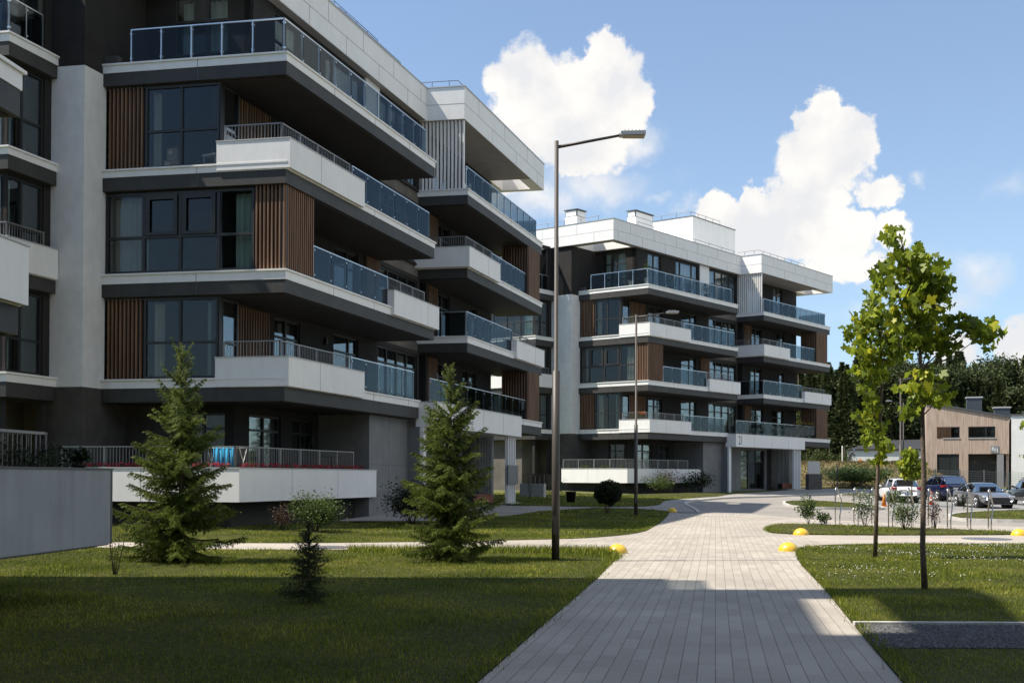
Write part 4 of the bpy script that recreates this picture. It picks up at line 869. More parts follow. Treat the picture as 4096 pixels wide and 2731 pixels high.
LEAF = []
def maple_shape():
    pts = []; lobes_ = [(-2.25, .55), (-1.15, .85), (0, 1.0), (1.15, .85), (2.25, .55)]
    out = [(0, -.12)]
    prev = None
    for i, (a, l) in enumerate(lobes_):
        for da, ll in ((-.34, .70), (-.17, .80), (0, 1.0), (.17, .80), (.34, .70)):
            out.append((math.sin(a + da) * l * ll, math.cos(a + da) * l * ll + .0))
        if i < 4:
            am = (a + lobes_[i + 1][0]) / 2; out.append((math.sin(am) * .50, math.cos(am) * .50))
    return np.array(out)
MS = maple_shape()
def leaves(P, size, r, shape=MS, tilt=.9, lean=0.0):
    n = len(P); a = r.uniform(0, 2 * np.pi, n); tl = (lean + np.abs(r.normal(0, tilt, n)) * (1 if lean else 1) * np.where(r.uniform(0, 1, n) < .5, 1, 1 if lean else -1)).clip(-1.5, 1.35); ti = r.uniform(0, 2 * np.pi, n)
    nrm = np.stack([np.sin(tl) * np.cos(ti), np.sin(tl) * np.sin(ti), np.abs(np.cos(tl))], 1); nrm /= np.linalg.norm(nrm, axis=1)[:, None]
    A, B_ = rot_basis(nrm); X = A * np.cos(a)[:, None] + B_ * np.sin(a)[:, None]; Y = np.cross(nrm, X)
    s = size * r.uniform(.6, 1.2, n)
    droop = (shape[:, 0] ** 2 + shape[:, 1] ** 2) * -.18
    return P[:, None, :] + (X[:, None, :] * shape[None, :, 0, None] + Y[:, None, :] * shape[None, :, 1, None] + nrm[:, None, :] * droop[None, :, None]) * s[:, None, None]
def maple(name, loc, D, trunk, clusters, n_total, label, seed, size=.085, base_px=None, k=None):
    """trunk / clusters given in photo pixels (2352 wide) around the base, turned into metres at the tree's own distance"""
    r = np.random.default_rng(seed); root = empty(name, loc); tag(root, label, 'maple tree'); m = 1.7415 * D / 4310.37
    bx, by = base_px
    tp = [((x - bx) * m, 0, (by - y) * m) for x, y, _ in trunk]; tp[0] = (tp[0][0], 0, -.05)
    t = MB(); t.tube(tp, [q[2] * m for q in trunk], 8)
    tb = t.build('trunk', M_bark, root, smooth=True)
    area = sum(c[2] * c[3] for c in clusters); P_ = []; br = MB()
    for cx, cy, rx, ry in clusters:
        c = np.array([(cx - bx) * m, r.uniform(-.15, .15), (by - cy) * m]); R_ = np.array([rx * m, (rx + ry) / 2 * m * 1.05, ry * m])
        n = int(n_total * rx * ry / area); q = r.normal(0, 1, (n, 3)); q /= np.linalg.norm(q, axis=1)[:, None]; q *= r.uniform(.25, 1.0, n)[:, None] ** .6
        # foliage sits in flat layers
        p = c + q * R_ * 1.18; lay = .10; p[:, 2] = np.where(r.uniform(0, 1, n) < .6, np.round(p[:, 2] / lay) * lay + r.normal(0, .015, n), p[:, 2]); P_.append(p)
        # limb from the trunk, lower down
        zz = c[2] - abs(c[0] - tp[-1][0]) * .5 - .15; best = min(range(len(tp)), key=lambda i: abs(tp[i][2] - zz)); s0 = Vector(tp[best])
        br.tube([s0, s0.lerp(Vector(c), .5) + Vector((0, 0, -.05)), Vector(c) + Vector((0, 0, ry * m * .4))], [.011, .008, .003], 5)
        for q_ in range(5):
            e = Vector(c + r.normal(0, .6, 3) * R_); br.tube([Vector(c), e], [.004, .002], 4, cap=False)
    br.build('branches', M_bark, root)
    L_ = leaves(np.concatenate(P_), size, r, tilt=.75, lean=.75); npmesh('crown', L_, L_.shape[1], M_maple, root); return root
maple('maple_tree', gl(5.96, 15.56), 15.56, [(2126, 1352, 8), (2121, 1250, 6.5), (2124, 1100, 6), (2121, 955, 5), (2118, 850, 4), (2112, 760, 3.4), (2100, 680, 2.6), (2085, 600, 2), (2068, 535, 1)],
      [(2062, 545, 24, 22), (2085, 590, 45, 22), (2045, 625, 42, 24), (2125, 625, 50, 30), (2080, 665, 70, 28), (2145, 660, 45, 32), (2120, 700, 62, 26), (2095, 735, 50, 22), (2150, 745, 52, 28), (2110, 790, 48, 20), (2155, 790, 38, 20), (2205, 745, 34, 18), (2245, 752, 38, 24), (2282, 762, 30, 24), (2180, 800, 20, 20), (2075, 775, 38, 20), (2135, 860, 52, 10), (2105, 890, 45, 12), (2155, 905, 45, 16), (2115, 925, 40, 12), (2090, 950, 20, 10)],
      1050, 'nearest young maple on the right lawn, tall with a long branch reaching right', 21, .112, (2126, 1352))
maple('maple_tree', gl(7.28, 21.61), 21.61, [(2008, 1278, 5.5), (2012, 1150, 4.5), (2018, 1000, 4), (2024, 870, 3), (2022, 780, 2.2), (2005, 690, 1)],
      [(1998, 690, 22, 18), (1990, 725, 40, 18), (2035, 720, 45, 22), (1970, 760, 34, 22), (2020, 760, 55, 28), (2060, 775, 35, 28), (1985, 800, 42, 24), (2035, 815, 42, 24), (1975, 850, 26, 18), (2005, 860, 32, 22), (1985, 895, 22, 16), (2000, 925, 24, 18), (1985, 955, 22, 14), (2010, 975, 26, 18), (2000, 1010, 26, 20), (2025, 1030, 22, 16), (2012, 1055, 20, 12)],
      1100, 'slimmer young maple just left of and behind the nearest one', 22, .116, (2008, 1278))
maple('maple_tree', gl(23.0, 62.0), 62.0, [(2086, 1100, 1.6), (2086, 1060, 1.2), (2084, 1000, 1), (2082, 965, .5)], [(2083, 985, 18, 12), (2070, 1010, 20, 14), (2095, 1010, 20, 14), (2085, 1030, 22, 12)],
      900, 'small distant maple beyond the white hatchback, below the far lamp', 23, .17, (2086, 1100))
maple('maple_tree', gl(9.75, 19.4), 19.4, [(2412, 1290, 6), (2410, 1100, 5), (2405, 960, 3), (2395, 900, 2)], [(2345, 968, 14, 10), (2365, 960, 16, 14), (2338, 1032, 14, 5), (2400, 930, 40, 40), (2420, 1000, 40, 30)], 160, 'maple mostly outside the right edge, only its leafy branch tips showing', 24, .088, (2412, 1290))

def bush(name, loc, w_, h_, m, label, seed, n=1500, size=.022, stems=8, cat='shrub', flower=None, group=None, spread=.5, open_=False, stemm=None, ball=False):
    r = np.random.default_rng(seed); root = empty(name, loc); tag(root, label, cat, group)
    sm = MB(); P_ = []
    for k in range(stems):
        a = r.uniform(0, 2 * np.pi); rr = r.uniform(.3, 1) * w_ / 2; tip = np.array([np.cos(a) * rr, np.sin(a) * rr, h_ * r.uniform(.65, 1.05) * (1 - .25 * (rr / (w_ / 2)) ** 2)])
        mid = tip * np.array([.55, .55, .45]); sm.tube([(np.cos(a) * .02, np.sin(a) * .02, -.03), tuple(mid), tuple(tip)], [.006 + h_ * .004, .004, .002], 5, cap=False)
        m_ = n // stems; u = r.uniform(-.15 if not open_ else .3, 1, m_)[:, None]; u = np.abs(u); base = mid * (1 - u) + tip * u
        P_.append(base + r.normal(0, 1, (m_, 3)) * np.array([w_ * .12, w_ * .12, h_ * .085]) * (spread * 2))
    P_ = np.concatenate(P_); P_[:, 2] = np.maximum(P_[:, 2], .02)
    if ball:
        q = r.normal(0, 1, (n, 3)); q /= np.linalg.norm(q, axis=1)[:, None]; q *= (r.uniform(.15, 1, n) ** .4)[:, None] * (1 + .12 * np.sin(q[:, 0] * 7) * np.sin(q[:, 2] * 6 + 1))[:, None]
        P_ = q * np.array([w_ / 2, w_ / 2, h_ * .38]) + np.array([0, 0, h_ * .62])
    sm.build('stems', stemm or M_stem, root)
    oval = np.array([(0, -1), (.45, -.3), (.4, .4), (0, 1), (-.4, .4), (-.45, -.3)])
    L_ = leaves(P_, size, r, oval, 1.0); npmesh('foliage', L_, 6, m, root)
    if flower:
        fm, fn, fs = flower; i = r.choice(len(P_), fn); pf = P_[i] + r.normal(0, .02, (fn, 3)); L_ = leaves(pf, fs, r, oval, 1.2); npmesh('flowers', L_, 6, fm, root)
    return root
bush('shrub', gl(3.97, 44.6), 1.2, 1.4, M_bushdk, 'round dark shrub with bare stems between the two lamp posts', 31, 9000, .04, 16, stemm=M_bark, open_=True, ball=True)
bush('shrub', gl(10.42, 37.8), .75, 1.0, M_bush, 'leafy green shrub at the left end of the bicycle hoops', 32, 900, .05, 7)
bush('shrub', gl(10.44, 36.2), .55, .6, M_bush, 'low sparse shrub next to the yellow dome in the bicycle strip', 33, 420, .045, 7)
bush('shrub', gl(11.5, 35.1), .85, 1.3, M_bush, 'shrub covered with white blossom among the bicycle hoops', 34, 900, .035, 9, flower=(M_flow, 170, .05))
bush('shrub', gl(12.1, 33.2), .95, 1.15, M_bush, 'bushy yellowish green shrub in the middle of the bicycle hoops', 35, 1500, .034, 12)
bush('shrub', gl(13.35, 34.0), .6, 1.0, M_redbush, 'thin reddish brown shrub right of the nearest maple trunk', 36, 420, .035, 7)
bush('shrub', gl(20.6, 58.6), 1.0, 1.0, M_bush, 'shrub growing in front of the white hatchback', 37, 700, .06, 8)
bush('shrub', gl(23.9, 57.0), .5, .9, M_bushdk, 'small dark shrub in front of the blue car', 38, 260, .05, 5)
bush('shrub', gl(-5.6, 30.6), 1.5, 1.15, M_bush, 'rounded green shrub under the right part of the long terrace planter', 39, 5200, .036, 22)
bush('shrub', gl(-6.6, 31.0), .9, .8, M_redbush, 'reddish shrub left of the green one under the long planter', 40, 700, .03, 9)
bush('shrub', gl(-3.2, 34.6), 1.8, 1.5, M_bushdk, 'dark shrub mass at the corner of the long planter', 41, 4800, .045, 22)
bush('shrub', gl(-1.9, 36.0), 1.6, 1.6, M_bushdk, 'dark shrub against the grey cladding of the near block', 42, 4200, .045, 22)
bush('shrub', gl(9.9, 73.0), 2.0, 1.3, M_bush, 'pale green shrub below the far white planter', 43, 1500, .06, 12)
bush('shrub', gl(11.0, 74.2), 2.4, 1.9, M_redbush, 'reddish shrub left of the far grey cladding', 44, 1500, .05, 14)
bush('shrub', gl(13.4, 76.6), 2.8, 1.5, M_bushdk, 'dark shrub row end beside the far grey cladding', 45, 2600, .06, 16)
bush('shrub', gl(2.35, 56.6), 1.1, 1.3, M_bush, 'small shrub beyond the near entrance fins', 46, 500, .05, 8)
bush('shrub', gl(12.2, 75.4), 1.2, 1.2, M_bushdk, 'small dark shrub between the reddish shrub and the far cladding', 47, 600, .05, 8)
bush('sapling', gl(-6.4, 17.4), .7, 1.0, M_bushdk, 'wispy leafless weed beside the big shaded planter', 48, 500, .014, 9, cat='weed', spread=.7)
bush('sapling', gl(.95, 57.0), .5, 1.6, M_bushdk, 'thin twiggy sapling against the far white planter', 49, 180, .03, 6, cat='sapling')
# ------------------------------------------------------------------ forest behind
def conifer_proto(kind, seed):
    r = np.random.default_rng(seed); h = 16.0
    root = empty('forest_tree', (0, 0, -50))
    t = MB(); t.tube([(0, 0, -1), (.05, 0, h * .5), (0, 0, h * .96)], [.2, .13, .03], 6); t.build('trunk', M_bark, root, smooth=True)
    tri = []
    if kind == 's':
        n = 5200; f = r.uniform(.10, 1, n) ** .85; R0 = 2.5 * (1 - f) ** .9 + .06; lay = np.sin(f * 95) * .18 + 1; az = r.uniform(0, 2 * np.pi, n); lobe = 1 + .25 * np.sin(az * 3 + seed) + .15 * np.sin(az * 7 + f * 20)
        rr = R0 * lay * lobe * r.uniform(.25, 1, n) ** .5; P_ = np.stack([np.cos(az) * rr, np.sin(az) * rr, f * h - rr * .28], 1)
        D_ = np.stack([np.cos(az), np.sin(az), -.35 + .6 * f], 1); sz = .42 * (1.15 - .6 * f); wd = .12
    elif kind == 'p':
        n = 4200; c = r.uniform(-1, 1, (26, 3)) * np.array([1.7, 1.7, 4.2]) + np.array([0, 0, 11.3]); i = r.integers(0, 26, n); P_ = c[i] + r.normal(0, 1, (n, 3)) * np.array([.75, .75, .55])
        D_ = r.normal(0, 1, (n, 3)); sz = .38; wd = .12
    else:
        n = 4500; c = r.normal(0, 1, (36, 3)); c /= np.linalg.norm(c, axis=1)[:, None]; c = c * np.array([2.2, 2.2, 5.2]) * r.uniform(.4, 1, (36, 1)) + np.array([0, 0, 8.2]); i = r.integers(0, 36, n); P_ = c[i] + r.normal(0, 1, (n, 3)) * .62
        D_ = r.normal(0, 1, (n, 3)); sz = .32; wd = .13
    D_ = D_ / np.linalg.norm(D_, axis=1)[:, None]; D_ += r.normal(0, .35, D_.shape); D_ /= np.linalg.norm(D_, axis=1)[:, None]
    a, b = rot_basis(D_); t_ = r.uniform(0, 2 * np.pi, n); sd_ = (a * np.cos(t_)[:, None] + b * np.sin(t_)[:, None]) * wd
    L_ = (sz * r.uniform(.6, 1.4, n))[:, None]
    tri = np.stack([P_ - sd_, P_ + sd_, P_ + D_ * L_], 1)
    npmesh('crown', tri, 3, M_forest if kind != 'b' else M_forest2, root); return root
protos = {'s': [conifer_proto('s', 1), conifer_proto('s', 2), conifer_proto('s', 3)], 'p': [conifer_proto('p', 4)], 'b': [conifer_proto('b', 5), conifer_proto('b', 6)]}
FT = []
rr_ = random.Random(5)
for row, (d, n, top) in enumerate(((144, 48, .95), (150, 48, 1.0), (157, 50, 1.05))):
    for i in range(n):
        u = 3190 + (4330 - 3190) * (i + rr_.uniform(.15, .85)) / n; x = (u - 2048) / 4310 * d
        yy = d + rr_.uniform(-3, 3)
        hh = 14.8 * top * rr_.uniform(.82, 1.10) * (d / 137)
        kind = rr_.choice('sssssssp') if u > 3600 else rr_.choice('ssssspb')
        FT.append((x, yy, hh, kind, u))
for i in range(12):   # low broadleaf undergrowth at the foot of the wood
    FT.append(((3150 + i * 20 - 2048) / 4310 * 128, 128 + rr_.uniform(-1, 1), rr_.uniform(3, 5.5), 'b', 3150 + i * 20))
used = set()
for (x, y, hh, kind, u) in FT:
    p = rr_.choice(protos[kind]); 
    o = p if p.name not in used else copy_tree(p)
    used.add(p.name) if o is p else None
    s = hh / 16.0; o.location = (x, y, H(x, y) - .1); o.scale = (s * rr_.uniform(.95, 1.25), s * rr_.uniform(.95, 1.25), s); o.rotation_euler = (0, 0, rr_.uniform(0, 6.28))
    if hh < 7: lab, gp = 'low leafy tree at the foot of the dark wood', 'low trees at the foot of the wood'
    elif u < 3600: lab, gp = {'s': 'tall dark spruce', 'p': 'tall dark pine', 'b': 'tall dark broadleaf tree'}[kind] + ' in the wood left of the timber house', 'forest trees left of the timber house, ' + {'s': 'spruces', 'p': 'pines', 'b': 'broadleaf trees'}[kind]
    else: lab, gp = {'s': 'tall dark spruce', 'p': 'tall dark pine', 'b': 'tall dark broadleaf tree'}[kind] + ' in the wood behind the timber and white houses', 'forest trees behind the houses, ' + {'s': 'spruces', 'p': 'pines', 'b': 'broadleaf trees'}[kind]
    tag(o, lab, 'forest tree', gp)
# trees farther off, plus unseen ones added behind the camera to darken window reflections
msh = [c for p in protos['s'] for c in p.children if c.name.startswith('crown')][0].data
co = np.empty(len(msh.vertices) * 3, dtype=np.float32); msh.vertices.foreach_get('co', co); co = co.reshape(-1, 3, 3)[::3].reshape(-1, 3)
mass = []
for i in range(170):
    if i < 60: x, y = rr_.uniform(40, 110), rr_.uniform(162, 185)
    elif i < 120: x, y = rr_.uniform(-45, 90), rr_.uniform(-34, -18)
    else: x, y = rr_.uniform(92, 115), rr_.uniform(-50, 150)
    s = rr_.uniform(.75, 1.15) * (1.65 if 60 <= i < 120 else 1); mass.append((co * np.array([s * 1.2, s * 1.2, s]) + np.array([x, y, 0])).astype(np.float32))
g = npmesh('distant_and_unseen_wood', np.concatenate(mass), 3, M_forest); tag(g, 'dark far trees beyond the houses, with added unseen trees behind the camera', 'wood', kind='stuff')
# ------------------------------------------------------------------ lamps
def lamp(loc, h_, r0, r1, arm, label, rise=.16, head=.42, grp='tall street lamps with one slanted arm', yaw=0):
    root = empty('street_lamp', loc, yaw); tag(root, label, 'street lamp', grp)
    p = MB(); p.lathe([(r0 * 1.0, -.2), (r0, 1.5), (r0 * .97, h_ * .45), (r1 * 1.08, h_ * .451), (r1, h_)], 16); p.build('pole', M_pole, root, smooth=True)
    d = MB(); d.box(-.05, .05, -r0 - .004, -r0 + .02, .5, .85); d.build('hatch', M_pole, root)
    z0 = h_ - .12; a = MB(); a.tube([(0, 0, z0), (arm, 0, z0 + arm * rise)], [.032, .024], 10); a.build('arm', M_pole, root, smooth=True)
    hd = MB(); hd.prism([(arm - .05, -.10), (arm + head, -.14), (arm + head, .14), (arm - .05, .10)], [z0 + arm * rise - .03] * 2 + [z0 + arm * rise - .03] * 2, [z0 + arm * rise + .05] * 4)
    for i in range(5): hd.box(arm + .02 + i * .07, arm + .03 + i * .07, -.1, .1, z0 + arm * rise + .05, z0 + arm * rise + .085)
    hd.T = None
    ho = hd.build('lamp_head', mat('lamp_metal', (.42, .42, .41), .4, metal=.5), root, bevel=.008)
    ln_ = MB(); ln_.box(arm, arm + head - .03, -.10, .10, z0 + arm * rise - .042, z0 + arm * rise - .031); ln_.build('lens', mat('lamp_lens', (.5, .42, .32), .3), ho)
    cl = MB(); cl.tube([(arm - .08, 0, z0 + (arm - .08) * rise), (arm + .06, 0, z0 + (arm + .06) * rise)], .045, 10); cl.build('clamp', MATS['lamp_metal'], ho)
    return root
lamp(gl(.84, 20.68), 8.06, .075, .038, 1.28, 'nearest brown street lamp on the lawn edge, tallest in the view', .19)
lamp(gl(5.03, 43.73), 8.15, .075, .042, 1.30, 'second street lamp behind the round dark shrub')
lamp(gl(25.6, 71.0), 8.0, .09, .05, 2.0, 'street lamp rising behind the white hatchback with its arm to the right')
lamp(gl(35.6, 98.0), 7.9, .09, .05, -1.5, 'farthest street lamp in front of the dark wood, its arm to the left', -.16)
# ------------------------------------------------------------------ yellow domes
def dome(x, y, label):
    z = H(x, y) - .012; o = MB(); r = .218
    o.lathe([(r * 1.02, -.02)] + [(r * math.cos(t), .0 + .195 * math.sin(t)) for t in [i * math.pi / 2 / 9 for i in range(9)]] + [(.004, .1955)], 28)
    ob = o.build('dome_bollard', M_yellow, None, smooth=True); ob.location = (x, y, z); tag(ob, label, 'bollard', 'yellow concrete dome bollards')
dome(2.25, 22.93, 'yellow dome bollard at the left lawn corner of the main path')
dome(6.09, 23.75, 'yellow dome bollard at the right lawn corner of the main path')
dome(8.14, 30.35, 'yellow dome bollard before the shrubs of the bicycle strip')
dome(14.3, 30.4, 'yellow dome bollard cut by the right edge of the photo')
dome(7.08, 47.66, 'farthest yellow dome bollard, half in shade beyond the second lamp')
def disc(name, x, y, r, m, label, cat):
    o = MB(); o.lathe([(r, -.01), (r, .004), (r * .86, .005), (r * .85, .003), (.01, .0035)], 28); ob = o.build(name, m, None, smooth=False); ob.location = (x, y, H(x, y) + .0); tag(ob, label, cat)
M_cast = mat('cast_iron', (.14, .14, .15), .5, (.22, .22, .23), 30, metal=.5)
disc('manhole_cover', 12.6, 28.6, .62, M_cast, 'round manhole cover in the cross path at right', 'manhole cover')
disc('manhole_cover', -4.2, 24.3, .5, M_cast, 'round manhole cover in the cross path behind the small spruce', 'manhole cover')
# ------------------------------------------------------------------ bicycle hoops
hoops = [(11.05, 36.82), (11.55, 36.4), (11.95, 35.8), (12.35, 35.34), (12.81, 34.87), (13.33, 34.5), (13.73, 33.98), (14.16, 33.5), (14.5, 32.8)]
words = ['first', 'second', 'third', 'fourth', 'fifth', 'sixth', 'seventh', 'eighth', 'last']
proto = None
for i, (x, y) in enumerate(hoops):
    if proto is None:
        root = empty('bicycle_stand', (0, 0, 0)); t = MB(); hs = 1.28
        dx, dy = .32, .55
        path = [(0, 0, -.1), (0, 0, hs * .86), (.012, .02, hs * .95), (.05, .08, hs * 1.0), (.09, .14, hs * .985), (dx * 1.15, dy, hs * .66), (dx * 1.22, dy * 1.05, hs * .60), (dx * 1.2, dy * 1.03, hs * .53), (dx * .95, dy * .85, hs * .27), (dx * .9, dy * .82, hs * .2), (dx * .9, dy * .82, -.1)]
        t.tube(path, .021, 10); t.build('hoop', M_chrome, root, smooth=True)
        f = MB(); f.lathe([(.05, -.0), (.05, .008), (.022, .01)], 14); f.build('foot_plate', M_chrome, root); f = MB(); f.lathe([(.05, 0), (.05, .008), (.022, .01)], 14, (dx * .9, dy * .82)); f.build('foot_plate', M_chrome, root)
        proto = root; o = root
    else: o = copy_tree(proto)
    o.location = gl(x, y); tag(o, words[i] + ' chrome bicycle hoop counting from the left' if i < 8 else 'last chrome bicycle hoop at the right end of the row', 'bicycle stand', 'row of chrome bicycle hoops')
# ------------------------------------------------------------------ cones
def cone(x, y, h_, mats, label, stripes=False):
    root = empty('traffic_cone', gl(x, y)); tag(root, label, 'traffic cone')
    b = MB(); b.box(-.17, .17, -.17, .17, 0, .03); b.build('base', mats[0], root, bevel=.006)
    c = MB(); prof = [(.13, .031), (.022, h_)]; c.lathe(prof, 20); c.build('cone', mats[0], root, smooth=True)
    if stripes:
        for z0, z1 in ((.25, .42), (.58, .74)):
            f = lambda z: .13 + (.022 - .13) * (z * h_ - .031) / (h_ - .031) + .003
            c = MB(); c.lathe([(f(z0), z0 * h_), (f(z1), z1 * h_)], 20); c.build('stripe', mats[1], root, smooth=True)
M_orange = mat('orange_plastic', (.65, .22, .02), .5); M_red = mat('red_plastic', (.6, .05, .03), .5)
cone(20.3, 58.8, .72, [M_orange], 'plain orange traffic cone in front of the white hatchback')
cone(24.6, 63.2, .78, [M_red, M_flow], 'red and white striped traffic cone beside the blue car', True)
# ------------------------------------------------------------------ cars
M_tyre = mat('tyre_rubber', (.018, .018, .018), .85); M_rim = mat('alloy', (.55, .55, .56), .25, metal=.9)
M_redl = mat('tail_lamp', (.35, .012, .015), .15); M_head = mat('head_lamp', (.65, .68, .7), .08, metal=.3)
def paint(name, col, metal=.3):
    m = mat(name, col, .28, metal=metal); m.node_tree.nodes['Principled BSDF'].inputs['Coat Weight'].default_value = .8; m.node_tree.nodes['Principled BSDF'].inputs['Coat Roughness'].default_value = .04; return m
def car(name, loc, yaw, P_, m, label, seed=0):
    root = empty(name, loc, yaw); tag(root, label, 'car')
    L_, W_, Hh = P_['L'], P_['W'], P_['H']; hw = W_ / 2
    st = P_['st']     # stations: x, z_bottom, z_shoulder(top of the body), width factor
    bm = MB(); ring = 15
    for (x, zb, zt, wf) in st:
        w_ = hw * wf; zm = zb + (zt - zb) * .5
        sec = [(-.0, zb), (-.70 * w_, zb), (-.93 * w_, zb + .06), (-.985 * w_, zb + .18), (-1.0 * w_, zm), (-.975 * w_, zt - .13), (-.93 * w_, zt - .04), (-.78 * w_, zt)]
        sec = sec + [(0, zt + .035)] + [(-y, z) for y, z in sec[:0:-1]]
        for y, z in sec: bm.v.append((x, y, z))
    n = len(sec)
    for i in range(len(st) - 1):
        for j in range(n): bm.f.append((i * n + j, i * n + (j + 1) % n, (i + 1) * n + (j + 1) % n, (i + 1) * n + j)); bm.m.append(0)
    bm.f.append(tuple(range(n))); bm.m.append(0); bm.f.append(tuple((len(st) - 1) * n + j for j in range(n))[::-1]); bm.m.append(0)
    body = bm.build('body', m, root, smooth=True, subsurf=1)
    # greenhouse
    gs = P_['gh']   # x, z_base, z_top, half width base, half width top
    g = MB()
    for (x, zb, zt, wb, wt) in gs:
        for y, z in ((-wb, zb), (-(wb * .35 + wt * .65), zb + (zt - zb) * .62), (-wt, zt - .03), (-wt * .86, zt), (0, zt + .018), (wt * .86, zt), (wt, zt - .03), (wb * .35 + wt * .65, zb + (zt - zb) * .62), (wb, zb)): g.v.append((x, y, z))
    k = 9
    for i in range(len(gs) - 1):
        for j in range(k - 1):
            fcs = (i * k + j, i * k + j + 1, (i + 1) * k + j + 1, (i + 1) * k + j); g.f.append(fcs)
            roofface = j in (3, 4) or (j in (2, 5)); slant = i in (0,) or i == len(gs) - 2
            g.m.append(1 if (roofface and not slant) else 0)
    g.f.append(tuple(range(k))); g.m.append(0); g.f.append(tuple((len(gs) - 1) * k + j for j in range(k))[::-1]); g.m.append(0)
    gh = g.build('windows', [M_carglass, m], root, smooth=True)
    dk = MB(); x0g, x1g = gs[1][0], gs[-2][0]
    dk.box(min(gs[0][0], gs[-1][0]) + .25, max(gs[0][0], gs[-1][0]) - .35, -gs[1][3] * .6, gs[1][3] * .6, gs[1][1] - .25, gs[1][1] + .22); dk.build('seats', M_black, root)
    # pillars
    pm = MB()
    for (xa, xb, xt, wd) in P_['pil']:
        for sg in (1, -1):
            wb, wt = gs[2][3], gs[2][4]; zb, zt = gs[2][1], gs[2][2]
            pm.tube([(xa, sg * (wb + .004), zb), (xb, sg * (wb * .35 + wt * .65 + .006), zb + (zt - zb) * .62), (xt, sg * (wt + .0), zt - .03)], wd, 6)
    pm.build('pillar_trim', m if P_.get('pm') else M_black, gh, smooth=True)
    # wheels
    for xw in P_['wx']:
        for sg in (1, -1):
            R_ = P_['wr']; yo = sg * (hw - .085)
            ar = MB(); ar.tube([(xw, sg * (hw * .6), R_), (xw, sg * (hw - .012), R_)], R_ * 1.13, 26); ar.build('wheel_arch', M_black, root)
            w = MB(); w.tube([(xw, yo - .10, R_), (xw, yo - .085, R_), (xw, yo + .085, R_), (xw, yo + .10, R_)], [R_ * .93, R_, R_, R_ * .93], 28); wo = w.build('wheel', M_tyre, root, smooth=False)
            rm = MB(); yf = yo + sg * .098
            rm.tube([(xw, yf, R_), (xw, yf + sg * .012, R_)], [R_ * .70, R_ * .68], 24); 
            ro = rm.build('rim_back', M_black, wo)
            sp = MB()
            for q in range(P_.get('sp', 5) * 2):
                a = q * math.pi / P_.get('sp', 5); d = Vector((math.cos(a), 0, math.sin(a)))
                sp.tube([Vector((xw, yf + sg * .016, R_)) + d * .03, Vector((xw, yf + sg * .016, R_)) + d * R_ * .66], [.022, .014], 4)
            sp.tube([(xw, yf + sg * .01, R_), (xw, yf + sg * .024, R_)], .055, 12)
            nn = 24
            for q in range(nn):
                a0 = 2 * math.pi * q / nn; a1 = 2 * math.pi * (q + 1) / nn
                sp.tube([(xw + math.cos(a0) * R_ * .68, yf + sg * .014, R_ + math.sin(a0) * R_ * .68), (xw + math.cos(a1) * R_ * .68, yf + sg * .014, R_ + math.sin(a1) * R_ * .68)], .014, 4, cap=False)
            sp.build('rim', M_rim, wo, smooth=True)
    for nm, mt, bxs in P_['bits']:
        for b_ in bxs:
            q = MB(); q.box(*b_); q.build(nm, mt, root, bevel=.02)
    for sg in (1, -1):
        mr_ = MB(); xm, zm_ = P_['mir']; mr_.tube([(xm, sg * (hw * .86), zm_), (xm, sg * (hw + .02), zm_ + .03), (xm - .02, sg * (hw + .13), zm_ + .03)], [.02, .07, .055], 8); mr_.build('mirror', m, root, smooth=True)
    return root
P_w = paint('white_car_paint', (.74, .75, .76), 0); P_b = paint('blue_car_paint', (.012, .02, .075), .5); P_g = paint('grey_car_paint', (.30, .305, .32), .7); P_k = paint('black_car_paint', (.01, .01, .012), .3)
CM = 1
hatch = dict(L=4.3, W=1.76, H=1.48, wr=.32, wx=(-1.28, 1.32), sp=5, mir=(.62, .98),
    st=[(-2.13, .42, .78, .70), (-2.08, .28, .98, .86), (-1.85, .22, 1.0, .96), (-1.3, .20, .98, 1.0), (-.4, .2, .95, 1.0), (.5, .2, .93, 1.0), (1.0, .2, .92, .98), (1.5, .2, .82, .95), (1.95, .24, .72, .86), (2.12, .32, .58, .72)],
    gh=[(-2.02, .99, 1.02, .70, .68), (-1.72, .97, 1.40, .74, .58), (-1.2, .95, 1.46, .78, .60), (-.2, .93, 1.48, .80, .62), (.35, .92, 1.42, .80, .60), (1.15, .90, .93, .76, .70)],
    pil=[(-1.75, -1.62, -1.5, .07), (-.35, -.3, -.25, .03)], pm=True,
    bits=[('tail_light', M_redl, [(-2.10, -1.78, .60, .885, .80, .94), (-2.10, -1.78, -.885, -.60, .80, .94)]), ('number_plate', mat('plate_blank', (.6, .6, .58), .5), [(-2.15, -2.13, -.26, .26, .62, .73)]), ('bumper', M_black, [(-2.14, -1.9, -.6, .6, .25, .42)]), ('headlight', M_head, [(1.75, 2.0, .5, .78, .62, .72), (1.75, 2.0, -.78, -.5, .62, .72)]), ('spoiler', P_w, [(-1.98, -1.6, -.56, .56, 1.40, 1.45)])])
